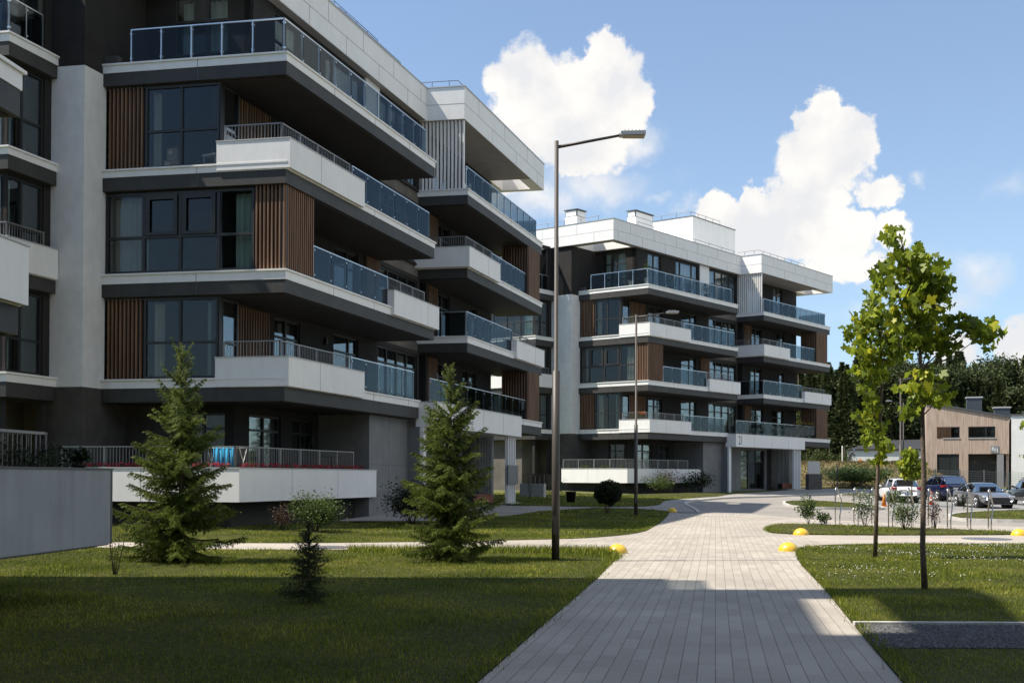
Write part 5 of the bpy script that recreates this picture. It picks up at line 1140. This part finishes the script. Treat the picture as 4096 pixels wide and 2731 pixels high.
suv = dict(L=4.7, W=1.9, H=1.68, wr=.37, wx=(-1.4, 1.42), sp=5, mir=(.75, 1.14),
    st=[(-2.33, .5, .95, .74), (-2.28, .34, 1.10, .88), (-2.0, .28, 1.12, .97), (-1.4, .26, 1.12, 1.0), (-.4, .26, 1.10, 1.0), (.6, .26, 1.08, 1.0), (1.1, .26, 1.06, .98), (1.7, .26, 1.0, .95), (2.15, .3, .9, .86), (2.33, .4, .7, .72)],
    gh=[(-2.15, 1.10, 1.14, .74, .72), (-1.85, 1.09, 1.58, .78, .62), (-1.2, 1.08, 1.66, .84, .66), (-.2, 1.07, 1.68, .86, .67), (.4, 1.06, 1.60, .85, .64), (1.2, 1.05, 1.08, .80, .74)],
    pil=[(-1.85, -1.75, -1.6, .07), (-.35, -.3, -.25, .03)], pm=True,
    bits=[('tail_light', M_redl, [(-2.31, -1.95, .62, .955, .92, 1.06), (-2.31, -1.95, -.955, -.62, .92, 1.06)]), ('number_plate', MATS['plate_blank'], [(-2.35, -2.33, -.26, .26, .78, .89)]), ('bumper', M_black, [(-2.34, -2.1, -.7, .7, .3, .5)]), ('headlight', M_head, [(2.0, 2.22, .55, .85, .78, .9), (2.0, 2.22, -.85, -.55, .78, .9)]), ('roof_rail', M_black, [(-1.4, .3, .58, .62, 1.68, 1.72), (-1.4, .3, -.62, -.58, 1.68, 1.72)])])
sport = dict(L=4.97, W=1.91, H=1.42, wr=.35, wx=(-1.5, 1.46), sp=8, mir=(.55, .98),
    st=[(-2.46, .5, .85, .72), (-2.40, .32, .98, .86), (-2.1, .24, 1.0, .94), (-1.5, .2, .98, 1.0), (-.5, .2, .93, 1.0), (.5, .2, .92, 1.0), (.95, .2, .92, .99), (1.6, .2, .86, .97), (2.1, .22, .76, .90), (2.38, .26, .66, .80), (2.48, .34, .56, .70)],
    gh=[(-2.2, .98, 1.0, .66, .62), (-1.5, .97, 1.24, .74, .56), (-.8, .94, 1.38, .80, .60), (-.1, .92, 1.42, .82, .62), (.3, .92, 1.38, .82, .60), (1.15, .90, .93, .80, .74)],
    pil=[(-.35, -.3, -.25, .025), (-1.55, -1.45, -1.4, .05)], pm=False,
    bits=[('headlight', M_head, [(2.08, 2.36, .50, .84, .60, .70), (2.08, 2.36, -.84, -.50, .60, .70)]), ('grille', mat('dark_grille', (.02, .02, .02), .4), [(2.36, 2.49, -.48, .48, .30, .62)]), ('air_intake', M_black, [(2.26, 2.42, .54, .80, .3, .42), (2.26, 2.42, -.80, -.54, .3, .42)]), ('chrome_strip', M_chrome, [(2.42, 2.47, -.8, .8, .245, .262), (2.36, 2.41, .52, .83, .45, .462), (2.36, 2.41, -.83, -.52, .45, .462)]), ('bumper', M_black, [(-2.44, -2.2, -.6, .6, .25, .42)])])
def cl(x, y): return (x, y, H(x, y) - .07)
car('parked_car', cl(24.6, 68.8), R(86), hatch, P_w, 'white hatchback parked with its tail and red lights towards the camera')
car('parked_car', cl(29.2, 73.2), R(92), suv, P_b, 'dark blue tall car parked between the white hatchback and the grey car')
car('parked_car', cl(26.9, 61.6), R(-92), sport, P_g, 'grey low car with dark grille facing the right edge')
car('parked_car', cl(32.4, 67.0), R(84), suv, P_k, 'black car at the right edge with only its tail showing')
# ------------------------------------------------------------------ houses on the right
def house(x, y, yaw, label):
    root = empty('timber_house', (x, y, H(x, y)), yaw); tag(root, label, 'house')
    # footprint: front (facing -y) 0..7.7 wide, depth 11 ; roof falls to the right
    zl, zr = 8.5, 6.95; W_ = 7.7
    wl = MB()
    def zt(u): return zl + (zr - zl) * u / W_
    ops = [(.55, 5.3, 4.95, 6.1)]
    # upper wall pieces around the two openings (front plane y=0..0.2)
    def piece(u0, u1, z0, z1=None):
        a, b = (zt(u0), zt(u1)) if z1 is None else (z1, z1)
        wl.prism([(u0, 0), (u1, 0), (u1, .25), (u0, .25)], [z0] * 4, [a, b, b, a])
    piece(0, W_, 6.1); piece(0, 1.0, 4.95, 6.1); piece(2.35 + .0, 3.2, 4.95, 6.1) if False else None
    piece(3.0 + .15, 3.95, 4.95, 6.1); piece(6.45, W_, 4.95, 6.1); piece(0, W_, 3.35, 4.95); piece(0, 1.0, 0, 3.35); piece(3.1, 3.95, 0, 3.35)
    wl.prism([(W_ - .25, .25), (W_, .25), (W_, 10), (W_ - .25, 10)], [0] * 4, [zt(W_ - .25), zr, zr, zt(W_ - .25)])
    wl.prism([(0, .25), (.25, .25), (.25, 10), (0, 10)], [0] * 4, [zl - .01] * 4)
    wl.build('wall', M_clad, root)
    c = MB(); c.box(.3, W_ - .3, 1.2, 9.8, .0, 6.8); c.build('interior', M_int, root)
    for (u0, u1, z0, z1, v) in ((1.6, 3.15, 4.97, 6.08, [2.25]), (3.95, 6.45, 4.97, 6.08, [5.6])):
        f = MB(); f.box(u0, u1, .02, .1, z0, z0 + .09); f.box(u0, u1, .02, .1, z1 - .09, z1)
        for q in [u0 + .04] + v + [u1 - .04]: f.box(q - .05, q + .05, .02, .1, z0 + .09, z1 - .09)
        fo = f.build('window', M_frame, root); p = MB(); p.box(u0 + .05, u1 - .05, .06, .07, z0 + .05, z1 - .05); p.build('pane', M_glass, fo)
        sl = MB(); sl.box(u0 - .05, u1 + .05, -.06, .019, z0 - .07, z0); sl.build('sill', mat('metal_sill', (.5, .5, .5), .4), fo)
    sc_ = MB(); 
    for i in range(16): sc_.box(.02 + 1.0 + i * .085 - .0, 1.0 + i * .085 + .045, -.03, .06, 4.96, 6.09)
    sc_.build('slat_screen', M_wood, root)
    f = MB(); f.box(1.0, 3.1, .12, .2, .1, 3.3); fo = f.build('window', M_frame, root)
    p = MB(); p.box(1.1, 2.2, .1, .115, .2, 3.2); p.box(2.35, 3.0, .1, .115, .2, 3.2); p.build('pane', mat('dark_pane', (.03, .035, .035), .08), fo)
    g = MB(); g.box(3.95, W_ - .25, 1.0, 1.2, 0, 3.35); g.build('recessed_wall', M_base, root)
    d = MB(); d.box(6.5, 7.4, .94, 1.0, 0, 2.2); d.build('door', mat('grey_door', (.12, .12, .125), .4), root)
    pl_ = MB(); pl_.box(5.9 + .7, 6.95 + .25, -.1, .25, 0, 3.3); pl_.build('pillar', mat('grey_pillar', (.25, .25, .26), .6), root)
    rf = MB(); rf.prism([(-.15, -.12), (W_ + .12, -.12), (W_ + .12, 10.2), (-.15, 10.2)], [zl + .04, zr - .02, zr - .02, zl + .04], [zl + .22, zr + .14, zr + .14, zl + .22])
    rf = rf.build('roof', M_roofm, root)
    for (u, y0, zt_) in ((4.0, 3.6, 9.35), (6.5, 1.8, 8.15)):
        ch = MB(); ch.box(u, u + 1.45, y0, y0 + 1.3, zt(u) - .3, zt_ - .12)
        for i in range(15): ch.box(u + .03 + i * .098, u + .06 + i * .098, y0 - .02, y0, zt(u), zt_ - .15)
        co_ = ch.build('chimney', M_roofm, rf)
        cp = MB(); cp.box(u - .1, u + 1.55, y0 - .1, y0 + 1.4, zt_ - .119, zt_); cp.build('cap', MATS['metal_sill'], rf)
    sgn = MB(); sgn.box(6.05, 6.75, -.05, -.002, 3.45, 4.15); so = sgn.build('number_sign', mat('sign_grey', (.22, .23, .25), .5), root)
    for ch_, ox, oz, s_ in (('6', .04, .24, .6), ('/', .30, .06, .65), ('1', .42, .04, .6)):
        text_mesh('digit', ch_, s_, MATS['white_panel'], so, Matrix.Translation((6.05 + ox, -.054, 3.45 + oz)) @ Matrix.Rotation(R(90), 4, 'X'), .003)
    return root
h1 = house(42.3, 110.0, R(-20), 'two-storey timber-clad house with a sloping roof, number 6/1 at its entrance')
# white house next door
root = empty('white_house', (49.7, 107.2, H(50, 107)), R(-22)); tag(root, 'white rendered house right of the timber house, cut by the photo edge', 'house')
m_ = MB(); m_.box(0, 4.05, .0, 9, 0, 7.4); m_.box(4.05, 12, .0, 9, 6.0, 7.4); m_.box(4.051, 12, 1.1, 9, 0, 5.999); m_.box(6.2, 12, 0, 1.1, 3.0, 3.25); m_.build('wall', mat('white_render', (.72, .72, .70), .85, (.78, .78, .76), 1.4, bump=.1), root)
m_ = MB(); m_.box(4.6, 11, 1.02, 1.1, .1, 2.8); m_.box(4.6, 11, 1.02, 1.1, 3.4, 5.8); fo = m_.build('window', M_frame, root); m_ = MB(); m_.box(4.7, 6.2, 1.0, 1.015, 3.5, 5.7); m_.box(4.7, 6.2, 1.0, 1.015, .2, 2.7); m_.build('pane', M_glass, fo)
m_ = MB(); m_.box(3.3, 12, -1.0, -.02, 2.95, 3.15); m_.build('balcony', M_grey, root); m_ = MB(); m_.box(3.3, 12, -1.0, -.985, 3.2, 4.2); m_.build('balcony_glass', M_bglass, root)
m_ = MB(); m_.box(-.1, 12.1, -.1, 9.1, 7.401, 7.55); rf = m_.build('roof', M_roofm, root); m_ = MB(); m_.box(1.2, 2.3, 2, 3.1, 7.5, 7.95); m_.build('chimney', M_roofm, rf)
# low white building with a dark roof
root = empty('low_house', (40.8, 131.0, H(40, 131)), R(-17)); tag(root, 'long low white house with a dark roof behind the grassy bank', 'house')
m_ = MB(); m_.box(0, 16, 0, 8, 0, 4.15); m_.build('wall', MATS['white_render'], root)
m_ = MB(); m_.prism([(-.2, -.2), (16.2, -.2), (16.2, 8.2), (-.2, 8.2)], [4.151] * 4, [4.3] * 4); m_.prism([(0.1, 0), (16, 0), (16, 5), (3.6, 5)], [4.301] * 4, [4.32, 4.32, 5.7, 5.5]); m_.build('roof', mat('dark_roof', (.035, .035, .037), .6), root)
m_ = MB(); m_.box(5, 7, -.04, .0, 1.6, 2.9); m_.box(9.5, 12, -.04, 0, 1.6, 2.9); m_.build('window', M_frame, root)
# grassy bank
M_bank = ground_mat('dry_bank', (.14, .11, .05), (.20, .155, .085), (.12, .12, .035), .35, 3)
vs, fs = [], []; nx, ny = 48, 14
for j in range(ny + 1):
    for i in range(nx + 1):
        x = 27 + 22 * i / nx; t = j / ny; y = 105 + 16 * t
        ez = min(1, max(0, (48.2 - x) / 6.5)); prof = min(1, t / .42); prof = prof * prof * (3 - 2 * prof); z = 2.5 * prof * (ez * ez * (3 - 2 * ez)) + .06 * math.sin(x * 2.1 + y) * prof
        vs.append((x, y, H(x, y) - .1 + z))
for j in range(ny):
    for i in range(nx): a = j * (nx + 1) + i; fs.append((a, a + 1, a + nx + 2, a + nx + 1))
me = bpy.data.meshes.new('bank'); me.from_pydata(vs, [], fs); me.materials.append(M_bank); me.polygons.foreach_set('use_smooth', [True] * len(fs)); o = bpy.data.objects.new('bank', me); COL.objects.link(o); o['kind'] = 'structure'
x = rng.uniform(27, 47, 16000); y = rng.uniform(105.5, 121, 16000); t = (y - 105) / 16; pr = np.minimum(1, t / .42); pr = pr * pr * (3 - 2 * pr); ez = np.clip((48.2 - x) / 6.5, 0, 1); z = Hn(x, y) - .1 + 2.5 * pr * ez * ez * (3 - 2 * ez)
b_ = blades(x, y, .22, .05); b_[:, :, 2] += (z - Hn(x, y))[:, None]; g = npmesh('bank_grass', b_, 3, leafmat('dry_grass', (.10, .085, .03), (.20, .16, .075), .3, .7, .6)); tag(g, 'short dry grass over the bank behind the car park', 'grass', kind='stuff')
bush('hedge', (33.1, 103.8, H(33, 103.8)), 6.6, 2.1, M_bush, 'green hedge behind the mesh fence at the foot of the bank', 61, 9000, .11, 60, cat='hedge', spread=.35)
# mesh fence
root = empty('mesh_fence', gl(28.6, 102.5)); tag(root, 'grey wire mesh fence along the back of the car park', 'fence')
A, Bq = Vector((28.6, 102.5)), Vector((64, 103.5)); n = 15
for i in range(n + 1):
    p = A.lerp(Bq, i / n); m_ = MB(); zz = H(p.x, p.y) - H(A.x, A.y); m_.box(p.x - A.x - .04, p.x - A.x + .04, p.y - A.y - .04, p.y - A.y + .04, zz - .2, zz + 1.95); m_.build('post', mat('fence_grey', (.16, .17, .17), .5), root)
m_ = MB()
for i in range(n):
    p, q = A.lerp(Bq, i / n), A.lerp(Bq, (i + 1) / n); zp, zq = H(p.x, p.y) - H(A.x, A.y), H(q.x, q.y) - H(A.x, A.y)
    for k in range(9): z = .1 + k * .21; m_.tube([(p.x - A.x, p.y - A.y, zp + z), (q.x - A.x, q.y - A.y, zq + z)], .010, 3, cap=False)
    for k in range(16): c = p.lerp(q, (k + .5) / 16); zc = zp + (zq - zp) * (k + .5) / 16; m_.tube([(c.x - A.x, c.y - A.y, zc + .08), (c.x - A.x, c.y - A.y, zc + 1.82)], .009, 3, cap=False)
m_.build('wire_mesh', MATS['fence_grey'], root)
# marker post and gardener on the bank
def bankz(x, y):
    t = (y - 105) / 16; prof = min(1, t / .42); prof = prof * prof * (3 - 2 * prof); ez = min(1, max(0, (48.2 - x) / 6.5)); return H(x, y) - .1 + 2.5 * prof * ez * ez * (3 - 2 * ez)
m_ = MB(); m_.lathe([(.07, 0), (.07, 1.75), (.05, 1.78)], 12); o = m_.build('marker_post', M_flow, None); o.location = (34.8, 113.5, bankz(34.8, 113.5)); tag(o, 'pale thin post on top of the grassy bank', 'post')
# ------------------------------------------------------------------ person bent over a mower on the bank
def skin_fig(name, joints, edges, radii, m, parent, sub=2):
    me = bpy.data.meshes.new(name); me.from_pydata(joints, edges, []); me.materials.append(m); o = bpy.data.objects.new(name, me); link(o, parent)
    s = o.modifiers.new('skin', 'SKIN'); s.use_smooth_shade = True
    for i, r in enumerate(radii): me.skin_vertices[0].data[i].radius = (r, r)
    me.skin_vertices[0].data[0].use_root = True
    ss = o.modifiers.new('sub', 'SUBSURF'); ss.levels = sub; ss.render_levels = sub; return o
px, py = 35.7, 114.0
pr = empty('person', (px, py, bankz(px, py)), R(-10)); tag(pr, 'person in dark clothes and a blue cap bent forward over the bank', 'person')
M_skin = mat('skin', (.45, .28, .2), .6); M_cloth = mat('dark_clothes', (.06, .06, .07), .9, (.1, .1, .11), 6); M_cap = mat('blue_cap', (.02, .16, .32), .7)
J = [(0, 0, .80), (.10, 0, .95), (.24, 0, 1.10), (.36, 0, 1.20), (.42, 0, 1.27), (0, .11, .78), (.06, .13, .44), (-.02, .13, .08), (.14, .13, .03), (0, -.11, .78), (-.10, -.13, .45), (-.24, -.13, .08), (-.08, -.13, .03),
     (.30, .19, 1.13), (.40, .21, .86), (.60, .14, .78), (.30, -.19, 1.13), (.40, -.21, .86), (.60, -.14, .78)]
E_ = [(0, 1), (1, 2), (2, 3), (3, 4), (0, 5), (5, 6), (6, 7), (7, 8), (0, 9), (9, 10), (10, 11), (11, 12), (2, 13), (13, 14), (14, 15), (2, 16), (16, 17), (17, 18)]
Rr = [.14, .14, .15, .08, .06, .10, .065, .045, .04, .10, .065, .045, .04, .07, .05, .035, .07, .05, .035]
skin_fig('body', J, E_, Rr, M_cloth, pr)
hd = MB(); hd.lathe([(.02, -.13), (.06, -.11), (.085, -.04), (.09, .02), (.075, .08), (.03, .12)], 14); ho = hd.build('head', M_skin, pr, smooth=True, T=lambda x, y, z: (x + .49, y, z + 1.33))
cp = MB(); cp.lathe([(.098, .015), (.098, .05), (.07, .105), (.01, .125)], 14); cp.box(.05, .19, -.07, .07, .012, .025); cp.build('cap', M_cap, pr, smooth=True, T=lambda x, y, z: (x + .49, y, z + 1.335))
for sg in (1, -1):
    for f_ in range(4):
        t = MB(); t.tube([(.60, sg * .14 + (f_ - 1.5) * .018, .78), (.66, sg * .14 + (f_ - 1.5) * .02, .77), (.675, sg * .14 + (f_ - 1.5) * .02, .74)], [.011, .01, .008], 6); t.build('finger', M_skin, pr, smooth=True)
root = empty('lawn_mower', (px + 1.1, py - .15, bankz(px + 1.1, py)), R(-10)); tag(root, 'small orange mower pushed by the person on the bank', 'lawn mower')
m_ = MB(); m_.box(-.25, .25, -.2, .2, .1, .28); m_.box(-.1, .1, -.1, .1, .28, .42); m_.build('deck', M_orange, root, bevel=.03)
for sx in (-.2, .2):
    for sy in (-.23, .23): w = MB(); w.tube([(sx, sy - .02, .09), (sx, sy + .02, .09)], .09, 14); w.build('wheel', M_tyre, root)
m_ = MB(); m_.tube([(-.22, .15, .25), (-.62, .2, .78)], .012, 6); m_.tube([(-.22, -.15, .25), (-.62, -.2, .78)], .012, 6); m_.tube([(-.62, -.2, .78), (-.62, .2, .78)], .014, 6); m_.build('handle', M_black, root)
# ------------------------------------------------------------------ things on terraces and in windows
def on(B, a, b, z): return B.W(a, b, z)
def pot(B, a, b, z, r, h_, ph, label, seed, m=None, leaf=None, n=350):
    x, y, zz = on(B, a, b, z); root = empty('potted_plant', (x, y, zz)); tag(root, label, 'potted plant')
    p = MB(); p.lathe([(r * .72, 0), (r, h_ * .85), (r * 1.1, h_ * .86), (r * 1.1, h_), (r * .9, h_), (r * .88, h_ * .9)], 18); p.build('pot', m or M_flow, root, smooth=True)
    st_ = MB(); st_.tube([(0, 0, h_ * .8), (0.01, 0, h_ + ph * .5)], [.012, .008], 6); st_.build('stem', M_bark, root)
    rg = np.random.default_rng(seed); q = rg.normal(0, 1, (n, 3)) * np.array([r * .8, r * .8, ph * .22]) + np.array([0, 0, h_ + ph * .55]); oval = np.array([(0, -1), (.45, -.3), (.4, .4), (0, 1), (-.4, .4), (-.45, -.3)])
    L_ = leaves(q, .045, rg, oval, 1.0); npmesh('foliage', L_, 6, leaf or M_bush, root)
pot(B2, -.45, .55, 12.875, .2, .5, 1.1, 'tall leafy plant in a white pot at the corner of the far top terrace', 71)
pot(B2, -1.7, .55, 12.875, .2, .45, .7, 'medium plant in a white pot on the far top terrace, left of the corner', 72)
pot(B2, -7.25, -2.3, 12.875, .15, .3, .8, 'green potted plant on the top balcony left of the far white pier', 73, M_black)
pot(B2, -.5, 3.6, 12.875, .2, .35, .5, 'low round plant on the far top terrace right of its corner', 74, M_black)
pot(B2, -.5, 5.9, 12.875, .22, .35, .6, 'round dark plant in the middle of the far top terrace', 75, M_black)
pot(B2, -.5, 8.4, 12.875, .22, .4, .6, 'third potted plant along the far top terrace, by the white pillar', 76, M_black)
def planting(B, name, a0, a1, b0, b1, z, hgt, n, m, label, seed, size=.04, cat='balcony plants', flower=None):
    x, y, zz = on(B, (a0 + a1) / 2, (b0 + b1) / 2, z); root = empty(name, (x, y, zz)); tag(root, label, cat)
    rg = np.random.default_rng(seed); a = rg.uniform(a0, a1, n); b = rg.uniform(b0, b1, n); cl_ = .5 + .5 * np.sin(b * 3.1 + a * 4) * np.sin(b * 1.3 + 1); z_ = rg.uniform(0, 1, n) ** 1.2 * hgt * (.35 + .75 * cl_)
    P_ = np.array([B.W(aa, bb, z + c) for aa, bb, c in zip(a, b, z_)]) - np.array([x, y, zz]); oval = np.array([(0, -1), (.3, -.3), (.25, .4), (0, 1), (-.25, .4), (-.3, -.3)])
    L_ = leaves(P_, size, rg, oval, 1.1); npmesh('foliage', L_, 6, m, root)
    if flower:
        fm, fn, fs = flower; a = rg.uniform(a0, a1, fn); b = rg.uniform(b0, b1, fn); P_ = np.array([B.W(aa, bb, z + hgt * rg.uniform(.5, 1.15)) for aa, bb in zip(a, b)]) - np.array([x, y, zz]); L_ = leaves(P_, fs, rg, oval * 1.4, 1.3); npmesh('flowers', L_, 6, fm, root)
    return root
planting(B1, 'geranium_row', -5.6, -.75, -1.76, -1.62, .12, .22, 1500, M_bush, 'row of red geraniums in the front edge of the near terrace planter', 81, .03, 'flowers', (M_redfl, 520, .035))
planting(B1, 'geranium_row', -.60, -.48, -1.5, 6.6, .12, .22, 2000, M_bush, 'row of red geraniums along the shaded side of the near terrace planter', 82, .03, 'flowers', (M_redfl, 620, .035))
planting(B1, 'balcony_plants', -.5, -.12, 16.2, 19.8, PZ['L4'][0], 1.5, 1600, M_bush, 'tall green plants behind the middle planter of the near block', 83, .06)
planting(B2, 'balcony_plants', -2.0, -.15, .2, .5, PZ['L4'][0], 1.5, 1200, M_bush, 'green shrubs behind the white corner parapet of the far block, third upper floor', 84, .05)
planting(B2, 'balcony_plants', -.4, -.1, .6, 4.6, PZ['L4'][0], 1.35, 1800, M_bushdk, 'dark green hedge of plants along the side of that far corner parapet', 85, .05)
planting(B2, 'balcony_plants', -5.2, -.8, -1.74, -1.62, .12, .32, 1500, M_bush, 'yellowish plants along the far ground terrace planter', 86, .05)
planting(B2, 'flower_box', -1.5, -1.0, .0, .12, PZ['L2'][1] + .1, .25, 160, M_bush, 'flower box with green plants on the far lower corner railing', 87, .035, 'flower box')
planting(B2, 'flower_box', -.75, -.25, .0, .12, PZ['L2'][1] + .2, .28, 160, M_bush, 'flower box with orange blossom near the corner of the far lower railing', 88, .035, 'flower box', (mat('orange_petals', (.6, .16, .02), .7), 60, .05))
planting(B2, 'flower_box', -.35, -.15, 21.5, 25.2, 4.0, .3, 500, M_bushdk, 'yellow and red flower boxes on the railing above the far entrance', 89, .05, 'flower box', (mat('yellow_petals', (.6, .36, .04), .7), 60, .06))
planting(B2, 'geranium_row', -.12, .05, 7.8, 11.0, PZ['L3'][1] - .03, .15, 200, M_bushdk, 'small purple flowers behind the far middle parapet', 90, .04, 'flowers', (mat('purple_petals', (.25, .06, .2), .7), 60, .04))
planting(B0, 'terrace_plants', .9, 1.95, 25.2, 26.2, .1, .62, 3200, M_bushdk, 'dark bushy plants on top of the big shaded planter', 91, .03)
pot(B0, 1.95, 26.0, .2, .08, .1, .22, 'small dark tuft of leaves near the corner of the shaded planter', 92, M_black, M_bushdk, 200)
# towel on a drying rack, chair, table
x, y, z = on(B1, -1.15, -1.15, -.05); root = empty('drying_rack', (x, y, z), B1.th); tag(root, 'white folding drying rack on the near ground terrace', 'drying rack')
for xx in (-.5, .5): m_ = MB(); m_.tube([(xx, -.25, 0), (xx, .25, .85)], .012, 6); m_.tube([(xx, .25, 0), (xx, -.25, .85)], .012, 6); m_.build('leg', M_flow, root)
m_ = MB(); [m_.tube([(-.55, q, .86), (.55, q, .86)], .006, 5) for q in (-.25, -.1, .05, .2)]; m_.build('rails', M_flow, root)
m_ = MB(); n = 18
for i in range(n):
    u0, u1 = -.32 + .64 * i / n, -.32 + .64 * (i + 1) / n; f0, f1 = .025 * math.sin(i * 1.4), .025 * math.sin((i + 1) * 1.4)
    m_.add([(u0, -.26 + f0, .18), (u1, -.26 + f1, .18 + .01 * math.sin(i)), (u1, -.25 + f1 * .3, .88), (u0, -.25 + f0 * .3, .88)], [(0, 1, 2, 3)]); m_.add([(u0, -.25 + f0 * .3, .881), (u1, -.25 + f1 * .3, .881), (u1, -.1, .875), (u0, -.1, .875)], [(0, 1, 2, 3)])
o = m_.build('towel', mat('blue_towel', (.02, .27, .48), .95), None, smooth=True); o.modifiers.new('s', 'SOLIDIFY').thickness = .01; o.location = (x, y, z); o.rotation_euler = (0, 0, B1.th); tag(o, 'bright blue towel hanging on the drying rack', 'towel')
def boxthing(B, name, a, b, z, sx, sy, sz, m, label, cat, rz=0):
    x, y, zz = on(B, a, b, z); root = empty(name, (x, y, zz), B.th + rz); tag(root, label, cat)
    q = MB(); q.box(-sx / 2, sx / 2, -sy / 2, sy / 2, 0, sz); q.build('carton', m, root, bevel=.008)
    q = MB(); q.box(-sx / 2 - .002, sx / 2 + .002, -.025, .025, sz * .5, sz + .002); q.build('tape', mat('brown_tape', (.30, .2, .1), .4), root)
    q = MB(); q.box(-sx / 2 + .06, -sx / 2 + .2, -sy / 2 - .003, -sy / 2, sz * .5, sz * .8); q.build('paper_label', M_flow, root)
M_card = mat('cardboard', (.42, .29, .18), .9, (.48, .34, .22), 5)
q0 = LV['L4'][0] + .02
boxthing(B1, 'cardboard_box', -4.1, .62, q0, .5, .35, .32, M_card, 'lower cardboard box behind the upper left window', 'box', .1)
boxthing(B1, 'cardboard_box', -4.05, .62, q0 + .33, .38, .3, .38, M_card, 'upper cardboard box stacked behind the upper left window', 'box', -.15)
x, y, z = on(B1, -2.7, .6, q0); root = empty('armchair', (x, y, z), B1.th - .3); tag(root, 'white plastic chair seen through the upper left window', 'chair')
q = MB(); q.box(-.28, .28, -.25, .25, .38, .44); q.build('seat', M_flow, root, bevel=.02)
q = MB(); q.tube([(-.27, .22, .44), (-.27, .25, .82), (.27, .25, .82), (.27, .22, .44)], .03, 8); q.build('backrest', M_flow, root, smooth=True)
for sx in (-.24, .24):
    for sy in (-.2, .2): q = MB(); q.tube([(sx, sy, 0), (sx * .95, sy, .38)], .018, 6); q.build('leg', M_flow, root)
def cafe(B, a, b, z, label, n=2):
    x, y, zz = on(B, a, b, z); root = empty('terrace_table', (x, y, zz), B.th); tag(root, label, 'table')
    q = MB(); q.lathe([(.38, .70), (.38, .73)], 24); q.build('tabletop', M_black, root); q = MB(); q.lathe([(.2, 0), (.2, .02), (.03, .03), (.03, .70)], 14); q.build('leg', M_black, root)
cafe(B2, -1.9, 1.3, 12.875, 'round table on the far top terrace by the curtained window')
cafe(B1, -1.0, 5.1, -.05, 'round dark table on the near ground terrace')
cafe(B1, -1.0, 3.1, 6.275, 'round table behind the blue glass railing of the near middle balcony')
# benches at the two entrances
for B, lab in ((B1, 'reddish wooden bench by the near entrance'), (B2, 'reddish wooden bench in the far entrance beside the fins')):
    x, y, z = on(B, -.35, 18.4 if B is B1 else 20.6, B.zg); ph = math.atan2(B.ey[1], B.ey[0]); root = empty('bench', (x, y, z), ph); tag(root, lab, 'bench')
    for k in range(4): q = MB(); q.box(-1.3, 1.3, -.24 + k * .12, -.15 + k * .12, .42, .47); q.build('seat_slat', M_bench, root)
    q = MB(); q.box(-1.3, 1.3, -.25, -.2, .06, .40); q.build('front_panel', M_bench, root)
    for sx in (-1.15, 1.15): q = MB(); q.box(sx - .05, sx + .05, -.19, .2, 0, .42); q.build('leg', M_frame, root)
# dark bin / flower pot by the near entrance
x, y = 3.0, 54.8; q = MB(); q.lathe([(.2, 0), (.26, .5), (.28, .5), (.28, .55), (.24, .55)], 18); o = q.build('planter_pot', M_black, None, smooth=True); o.location = gl(x, y); tag(o, 'dark round pot on the grass right of the near entrance', 'pot')
# wall lights, cameras and such on the near block
def wall_light(B, a, b, z, label):
    x, y, zz = on(B, a, b, z); root = empty('wall_light', (x, y, zz), math.atan2(B.ey[1], B.ey[0]) - math.pi / 2); tag(root, label, 'wall light', 'small wall lights')
    q = MB(); q.box(0, .12, -.05, .05, -.12, .12); q.build('housing', M_frame, root)
wall_light(B1, -2.39, 7.3, 5.0, 'small dark wall light on the near block, first upper balcony'); wall_light(B1, -2.39, 6.2, 1.3, 'small wall light beside the near ground terrace door'); wall_light(B2, -2.31, 11.2, 14.5, 'small dark lamp on the white pillar of the far top floor')
# low garden wall and steps left of the far block, small chairs
root = empty('garden_wall', gl(1.6, 60.0), B2.th); tag(root, 'low pale concrete wall with a metal rail between the two blocks', 'wall')
q = MB(); q.box(-1.4, .2, 0, .25, -.2, .75); q.build('wall_body', mat('board_concrete', (.40, .37, .33), .9, (.47, .44, .39), 5), root)
q = MB(); [q.box(-1.35 + i * .3, -1.33 + i * .3, .1, .12, .75, 1.2) for i in range(6)]; q.box(-1.35, .2, .1, .13, 1.2, 1.23); q.build('rail', M_rail, root)
# pale rail box right of the far entrance
root = empty('entrance_wall', (*B2.W(.9, 22.4, B2.zg)[:2], B2.W(.9, 22.4, B2.zg)[2]), math.atan2(B2.ey[1], B2.ey[0])); tag(root, 'dark low wall with pale glass screen right of the far entrance', 'wall')
q = MB(); q.box(-.9, 1.5, -.15, .15, -.2, 1.25); q.build('wall_body', M_base, root); q = MB(); q.box(-.8, 1.4, -.02, .02, 1.26, 2.3); q.build('screen', mat('frosted', (.45, .45, .43), .5), root)
